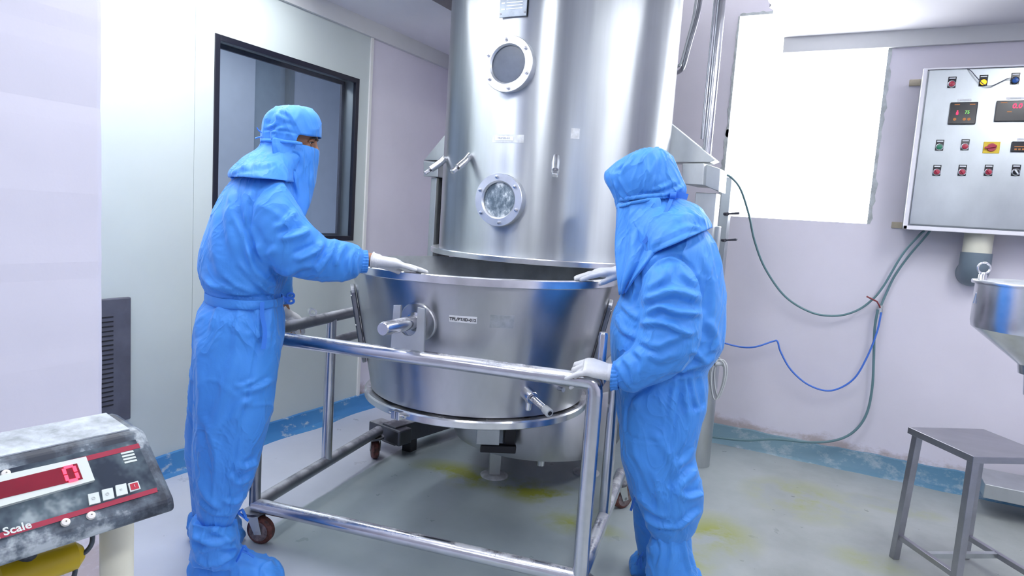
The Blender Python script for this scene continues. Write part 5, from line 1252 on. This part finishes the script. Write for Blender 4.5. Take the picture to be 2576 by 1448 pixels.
# veil: a hanging triangle of cloth
rows = []
for (Lp, Rp, hv, dvo) in (((690, 352), (803, 379), .098, 0), ((688, 366), (803, 392), .102, 0), ((689, 385), (801, 405), .102, 0), ((694, 410), (797, 432), .098, 0), ((703, 438), (793, 456), .090, -.01), ((720, 465), (787, 485), .075, -.02), ((737, 492), (780, 508), .055, -.04), ((748, 516), (773, 530), .035, -.06), ((757, 540), (765, 548), .012, -.08)):
    c = A.P(Lp[0], Lp[1], dvo); e = A.P(Rp[0], Rp[1], dvo); h = e - c; row = []
    for k in range(25):
        t = math.radians(-96 + 192 * k / 24); row.append(c + h * math.cos(t) * (1 if abs(t) < PI / 2 else .6) + A.v * hv * math.sin(t))
    rows.append(row)
me = sheet_grid(rows, .003, 2)
me = fold(me, A, [([(712, 385), (735, 430), (750, 490)], 6, .006), ([(740, 375), (760, 400), (752, 450)], 7, .005), ([(700, 390), (712, 440), (735, 480)], 5, -.005), ([(770, 380), (785, 420), (778, 470)], 6, .003)], .0018, 3.1, 12)
vlA = cloth(me, 'face_veil', pa)
mb = MB(); rr = []
for (a, b_, hv) in (((655, 350), (807, 370), .109), ((655, 358), (806, 378), .109)): rr.append(A.ring(a, b_, 0, hv, 60))
# band goes round the back and the near side only
me_b = sheet_grid([[p_ for k, p_ in enumerate(r_) if 7 <= k <= 48] for r_ in rr], .003, 1)
cloth(me_b, 'veil_tie', vlA)
mb = MB(); k0 = A.P(655, 340, -.02)
for dx, dz in ((-.010, .016), (-.014, -.008), (.004, -.03)): ribbon(mb, spline([k0 + A.r * .02, k0 + A.r * dx * .5 + V(0, 0, dz), k0 + A.r * dx * 1.2 + V(0, 0, dz * 1.6)], 5), .010, V(0, 0, 1) * .3 + A.v)
mb.build('tie_knot', M_clothdark, hoodA)

# ---------------------------------------------------------------- right worker
B = Pose((-.455, 2.36, 0))
pb_ = thing('person', 'worker in blue coverall and hood at right, back to the window, gripping the trolley', 'person', (-.455, 2.36, 0))
torsB = [((1622, 545), (1712, 515), .0, .06), ((1612, 590), (1745, 545), 0, .10), ((1596, 632), (1775, 575), 0, .15), ((1576, 665), (1800, 610), 0, .21), ((1567, 705), (1815, 660), 0, .218), ((1562, 745), (1823, 720), 0, .22), ((1545, 785), (1826, 775), 0, .222), ((1538, 825), (1827, 830), 0, .222), ((1537, 870), (1822, 868), 0, .218), ((1540, 905), (1806, 898), 0, .208), ((1548, 940), (1784, 926), 0, .195), ((1550, 958), (1779, 942), 0, .190), ((1552, 985), (1783, 972), 0, .20), ((1556, 1030), (1780, 1030), 0, .20), ((1560, 1060), (1772, 1060), 0, .19)]
legBN = [((1560, 1020), (1778, 1020), -.075, .12), ((1560, 1085), (1764, 1082), -.085, .12), ((1564, 1150), (1750, 1145), -.09, .115), ((1580, 1205), (1758, 1185), -.09, .11), ((1600, 1255), (1770, 1238), -.09, .105), ((1620, 1300), (1766, 1285), -.09, .098), ((1632, 1328), (1754, 1322), -.09, .085), ((1642, 1345), (1738, 1345), -.09, .07)]
legBF = [((1562, 1020), (1740, 1020), .10, .115), ((1566, 1100), (1720, 1100), .12, .105), ((1572, 1180), (1700, 1180), .15, .10), ((1590, 1260), (1690, 1260), .17, .09), ((1600, 1340), (1672, 1340), .18, .07), ((1605, 1390), (1665, 1390), .18, .055)]
slvBN = [((1640, 635), (1740, 640), -.10, .075), ((1622, 680), (1756, 690), -.165, .085), ((1614, 730), (1764, 745), -.19, .086), ((1614, 775), (1766, 800), -.20, .085), ((1612, 815), (1764, 850), -.21, .083), ((1604, 850), (1742, 905), -.215, .080), ((1592, 872), (1692, 948), -.22, .074), ((1575, 886), (1640, 968), -.22, .068), ((1558, 898), (1598, 985), -.22, .058), ((1547, 908), (1572, 985), -.22, .046), ((1540, 920), (1556, 972), -.22, .033)]
slvBF = [((1600, 620), (1700, 620), .12, .08), ((1590, 680), (1690, 690), .16, .078), ((1590, 730), (1670, 760), .19, .07), ((1588, 700), (1612, 770), .20, .06), ((1578, 676), (1588, 724), .20, .045), ((1572, 676), (1576, 710), .20, .033)]
mb = MB(); B.loft(mb, torsB); B.loft(mb, legBN); B.loft(mb, legBF); B.loft(mb, slvBN); B.loft(mb, slvBF)
me = blend(mb, .0075, 7)
crB = [
 ([(1614, 697), (1650, 655), (1690, 640), (1735, 668), (1762, 720), (1768, 790)], 5, -.010, (-9, .05)), ([(1614, 757), (1650, 745), (1700, 735), (1764, 755)], 13, .014, near), ([(1624, 792), (1660, 770), (1700, 785), (1766, 790)], 10, .014, near),
 ([(1624, 730), (1670, 700), (1690, 660)], 12, .009, near), ([(1700, 660), (1720, 690), (1750, 720)], 10, .008, near), ([(1606, 815), (1660, 812), (1710, 830), (1740, 842)], 10, .012, near), ([(1606, 850), (1650, 870), (1700, 850), (1755, 830)], 10, .008, near),
 ([(1596, 880), (1620, 905), (1610, 940)], 9, .009, near), ([(1570, 900), (1590, 930), (1596, 965)], 7, .009, near), ([(1552, 915), (1570, 950), (1590, 980)], 6, .008, near), ([(1630, 890), (1660, 905), (1700, 890)], 10, .006, near),
 ([(1545, 790), (1570, 830), (1605, 850)], 10, .008), ([(1560, 760), (1590, 790), (1612, 800)], 9, .007), ([(1600, 640), (1590, 690), (1575, 740)], 8, .008), ([(1605, 660), (1608, 720), (1590, 770)], 6, -.007), ([(1790, 600), (1806, 680), (1815, 760)], 7, -.007), ([(1770, 640), (1790, 720), (1790, 800)], 12, .007), ([(1775, 800), (1800, 850), (1790, 890)], 14, .008),
 ([(1740, 880), (1770, 905), (1800, 895)], 9, .012), ([(1700, 935), (1740, 920), (1790, 912)], 7, .012), ([(1660, 955), (1710, 942), (1775, 935)], 5, -.010), ([(1720, 945), (1722, 1000), (1730, 1050)], 7, .009), ([(1735, 940), (1742, 990), (1760, 1040)], 6, .008), ([(1760, 945), (1768, 990), (1775, 1030)], 6, .007), ([(1700, 950), (1690, 1000), (1685, 1060)], 7, .006),
 ([(1660, 960), (1600, 990), (1570, 1030)], 6, -.008), ([(1720, 960), (1700, 1050), (1688, 1120), (1686, 1220), (1690, 1330)], 4, -.005), ([(1580, 1000), (1578, 1090), (1640, 1110), (1684, 1110)], 4, -.004),
 ([(1745, 1120), (1730, 1150), (1700, 1170)], 12, .008), ([(1640, 1080), (1680, 1140), (1700, 1200)], 14, .006), ([(1755, 1180), (1720, 1210), (1700, 1240)], 14, .010), ([(1768, 1240), (1730, 1250), (1700, 1235)], 9, .010), ([(1640, 1180), (1655, 1230), (1660, 1290)], 8, .009), ([(1600, 1240), (1640, 1280), (1680, 1300)], 10, .009), ([(1620, 1290), (1650, 1318), (1700, 1325)], 7, .010), ([(1765, 1280), (1730, 1305), (1700, 1330)], 8, .009), ([(1590, 1130), (1620, 1180), (1650, 1250)], 12, .006)]
me = fold(me, B, crB, .0035, 11.3)
cB = cloth(me, 'coverall', pb_)
# boots
bC = boot_near(B, (1752, 1500), (1630, 1530), -.09, [((1640, 1338), (1736, 1342), -.09, .070), ((1632, 1362), (1738, 1362), -.09, .080), ((1628, 1400), (1742, 1400), -.09, .085), ((1628, 1440), (1752, 1432), -.09, .085), ((1628, 1465), (1758, 1462), -.09, .08)], .060, .050, 'boot_cover', pb_,
    [([(1640, 1350), (1690, 1356), (1736, 1350)], 5, -.009), ([(1660, 1350), (1665, 1390), (1655, 1430)], 6, .007), ([(1690, 1350), (1690, 1390), (1680, 1440)], 7, .007), ([(1715, 1350), (1722, 1390), (1735, 1440)], 6, .008), ([(1736, 1390), (1750, 1420), (1762, 1445)], 7, .008)], 8.1)
bD = boot_near(B, (1668, 1442), (1584, 1436), .18, [((1622, 1376), (1668, 1376), .18, .062), ((1616, 1400), (1672, 1400), .18, .066), ((1612, 1418), (1672, 1418), .18, .062)], .055, .040, 'boot_cover', pb_, [([(1590, 1408), (1605, 1402), (1625, 1405)], 5, .007), ([(1600, 1430), (1612, 1415), (1616, 1395)], 5, .007)], 4.6)
mb = MB(); k0 = B.P(1612, 1398, .10)
for dx, dz in ((-.012, -.04), (.004, -.05), (.006, .018)): ribbon(mb, spline([k0, k0 + B.r * dx * .8 + V(0, 0, dz * .5), k0 + B.r * dx + V(0, 0, dz)], 5), .007, B.r)
mb.build('boot_tie', M_clothdark, bD)
mb = MB(); k0 = B.P(1604, 1238, .02)
for dx, l_ in ((-.012, .075), (.004, .045)): ribbon(mb, spline([k0 + V(0, 0, .0), k0 + B.r * dx + V(0, 0, -l_ * .5), k0 + B.r * dx * 1.6 + V(0, 0, -l_)], 5), .009, B.r)
mb.build('leg_tie', M_clothdark, cB)
# head and body
fB = nrm(-B.r * .86 + B.v * .38 - V(0, 0, 1) * .33); uB = nrm(V(0, 0, 1) - B.r * .32 + B.v * .1); hcB = B.P(1628, 462, 0)
mb = MB(); atB = head(mb, hcB, fB, uB, .93)
seg_tube(mb, [B.P(1640, 490, 0), B.P(1655, 530, 0), B.P(1665, 570, 0)], [.058, .06, .068], 20)
B.loft(mb, ins(torsB[2:], .13)); B.loft(mb, ins(legBN[:-1], .17)); B.loft(mb, ins(legBF, .17)); B.loft(mb, ins(slvBN[:-1], .2)); B.loft(mb, ins(slvBF[:-1], .2))
wB = B.P(1546, 939, -.225); dB = nrm(B.P(1462, 920, -.245) - wB); nB = nrm(V(0, 0, 1) - B.v * .40)
gripB = ((.65, .85, .5), (.75, .8, .5), (.85, .8, .5), (.30, .25, .15))
seg_tube(mb, [B.P(1590, 940, -.22), wB], [.033, .027], 16)
hand(mb, wB, dB, nB, B.v, gripB, 1.0, (.5, .5, .8), .08, .0022)
wC = B.P(1558, 685, .185); dC = nrm(B.P(1462, 691, .085) - wC); nC = nrm(V(0, 0, 1) - B.v * .02)
flatB = ((.12, .10, .05), (.10, .10, .05), (.10, .10, .05), (.12, .12, .08))
seg_tube(mb, [B.P(1577, 690, .20), wC], [.033, .027], 16)
hand(mb, wC, dC, nC, -B.v, flatB, 1.0, (.45, .8, .25), .02, .0022)
for hp_, tp2 in (((1752, 1500), (1630, 1530)), ((1668, 1442), (1584, 1436))):
    hh, tt_ = onz(*hp_), onz(*tp2); f0, f1 = hh + (tt_ - hh) * .46, hh + (tt_ - hh) * .74; seg_tube(mb, [V(f0[0], f0[1], .22), V(f0[0], f0[1], .10), V(f0[0], f0[1], .062), V((f0[0] + f1[0]) / 2, (f0[1] + f1[1]) / 2, .052), V(f1[0], f1[1], .042)], [.036, .036, .038, .036, .028], 16)
me = blend(mb, .0055, 3); bodyB = link('body', me, M_skin, pb_, angle=180)
glove('glove', pb_, wB, dB, nB, B.v, gripB, 1.10, (.5, .5, .8), .08, .012)
glove('glove', pb_, wC, dC, nC, -B.v, flatB, 1.05, (.45, .8, .25), .02, .03)
cuff(cB, B.P(1549, 945, -.22), nrm(B.r * .97 + V(0, 0, .15)), .045, .042, V(0, 0, 1), B.v)
sB_ = np.cross(uB, fB); eyes(atB, fB, sB_, uB, bodyB, pb_)
# hood, forehead brim to the left
hrB = [((1640, 374), (1655, 374), 0, .012), ((1608, 381), (1676, 378), 0, .06), ((1580, 392), (1692, 396), 0, .088), ((1556, 407), (1703, 420), 0, .102), ((1534, 424), (1713, 446), 0, .108), ((1520, 440), (1722, 464), 0, .110), ((1524, 456), (1726, 476), 0, .108), ((1533, 474), (1724, 486), 0, .104), ((1543, 492), (1712, 492), 0, .098), ((1550, 508), (1704, 497), 0, .094), ((1556, 522), (1712, 504), 0, .095), ((1560, 545), (1735, 510), 0, .115), ((1572, 580), (1758, 520), 0, .150), ((1590, 615), (1775, 540), 0, .185), ((1604, 640), (1787, 560), 0, .210), ((1612, 652), (1789, 572), 0, .218)]
rr = [B.ring(a, b_, dv, hv, nn_) for a, b_, dv, hv in hrB]
def keepB(i, j):
    t = (j + .5) / nn_ * 360 - 180    # 0 = picture left; positive beyond is towards the camera
    return not (i in (7, 8) and -62 < t < 14)
me = shell_grid(rr, keepB, .004, 2)
me = fold(me, B, [([(1600, 385), (1578, 410), (1565, 440)], 5, .005), ([(1545, 432), (1560, 425), (1590, 395)], 5, -.005), ([(1620, 390), (1625, 430), (1622, 495)], 5, .005), ([(1660, 400), (1650, 440), (1645, 492)], 6, -.004), ([(1720, 466), (1690, 482), (1650, 492), (1600, 496)], 6, .008), ([(1700, 455), (1670, 470), (1640, 480)], 7, .004), ([(1560, 450), (1575, 475), (1590, 496)], 5, .006), ([(1548, 456), (1556, 480), (1570, 500)], 4, .006),
    ([(1700, 560), (1730, 545), (1765, 560)], 8, .010), ([(1690, 590), (1720, 575), (1760, 572)], 6, .008), ([(1735, 520), (1750, 545), (1775, 560)], 7, .006), ([(1640, 620), (1665, 600), (1700, 585)], 5, .008), ([(1664, 590), (1690, 570), (1700, 540)], 6, .006)], .0035, 17.7, 12)
hoodB = cloth(me, 'hood', pb_)
# veil with hanging pleats
rows = []
for ri, (Rp, Lp, hv, dvo) in enumerate((((1650, 500), (1552, 509), .106, 0), ((1655, 525), (1553, 532), .112, 0), ((1660, 560), (1555, 570), .128, 0), ((1660, 600), (1553, 612), .155, 0), ((1648, 635), (1554, 652), .175, -.01), ((1622, 668), (1557, 690), .165, -.03), ((1596, 700), (1558, 718), .12, -.06), ((1576, 734), (1560, 740), .06, -.09))):
    c = B.P(Rp[0], Rp[1], dvo); e = B.P(Lp[0], Lp[1], dvo); h = e - c; row = []
    for k in range(49):
        t = math.radians(-104 + 190 * k / 48); w_ = min(1, ri / 3) * .085 * math.sin(t * 11 + ri * .25)
        row.append(c + (h * math.cos(t) * (1 if abs(t) < PI / 2 else .7) + B.v * hv * math.sin(t)) * (1 + w_))
    rows.append(row)
me = sheet_grid(rows, .003, 1)
me = fold(me, B, [([(1590, 520), (1580, 580), (1572, 660)], 5, .006), ([(1620, 520), (1600, 590), (1585, 620)], 6, .006), ([(1645, 520), (1625, 590), (1605, 640)], 5, .005), ([(1570, 640), (1566, 690), (1562, 730)], 5, .005)], .0015, 3.7, 12)
vlB = cloth(me, 'face_veil', pb_)
mb = MB()
for (a0_, b0_, wd) in ((((1552, 502), (1722, 497), .104), None, 8),):
    pass
def tie(pose, yl0, yr0, wpx, n0, n1):
    rr = []
    for o_ in (0, wpx): rr.append(pose.ring((1552, yl0 + o_), (1718, yr0 + o_), 0, .108, 60))
    return sheet_grid([[p_ for k, p_ in enumerate(r_) if n0 <= k <= n1] for r_ in rr], .003, 1)
t1_ = cloth(tie(B, 500, 484, 10, 26, 58), 'veil_tie', vlB); t2_ = cloth(tie(B, 518, 486, 8, 28, 58), 'veil_tie', vlB)
mb = MB(); k0 = B.P(1692, 492, -.085)
ribbon(mb, spline([k0, k0 + B.r * .02 + V(0, 0, .004), k0 + B.r * .05 + V(0, 0, -.002) - B.v * .01], 5), .020, V(0, 0, 1))
ribbon(mb, spline([k0, k0 - B.r * .012 + V(0, 0, -.05) - B.v * .045, k0 - B.r * .045 + V(0, 0, -.12) - B.v * .08, k0 - B.r * .075 + V(0, 0, -.165) - B.v * .09], 6), .013, B.r)
mb.tube([k0 - B.r * .008 - B.v * .006, k0 + B.r * .012 - B.v * .006], .012, 12)
mb.build('tie_ends', M_clothdark, hoodB)
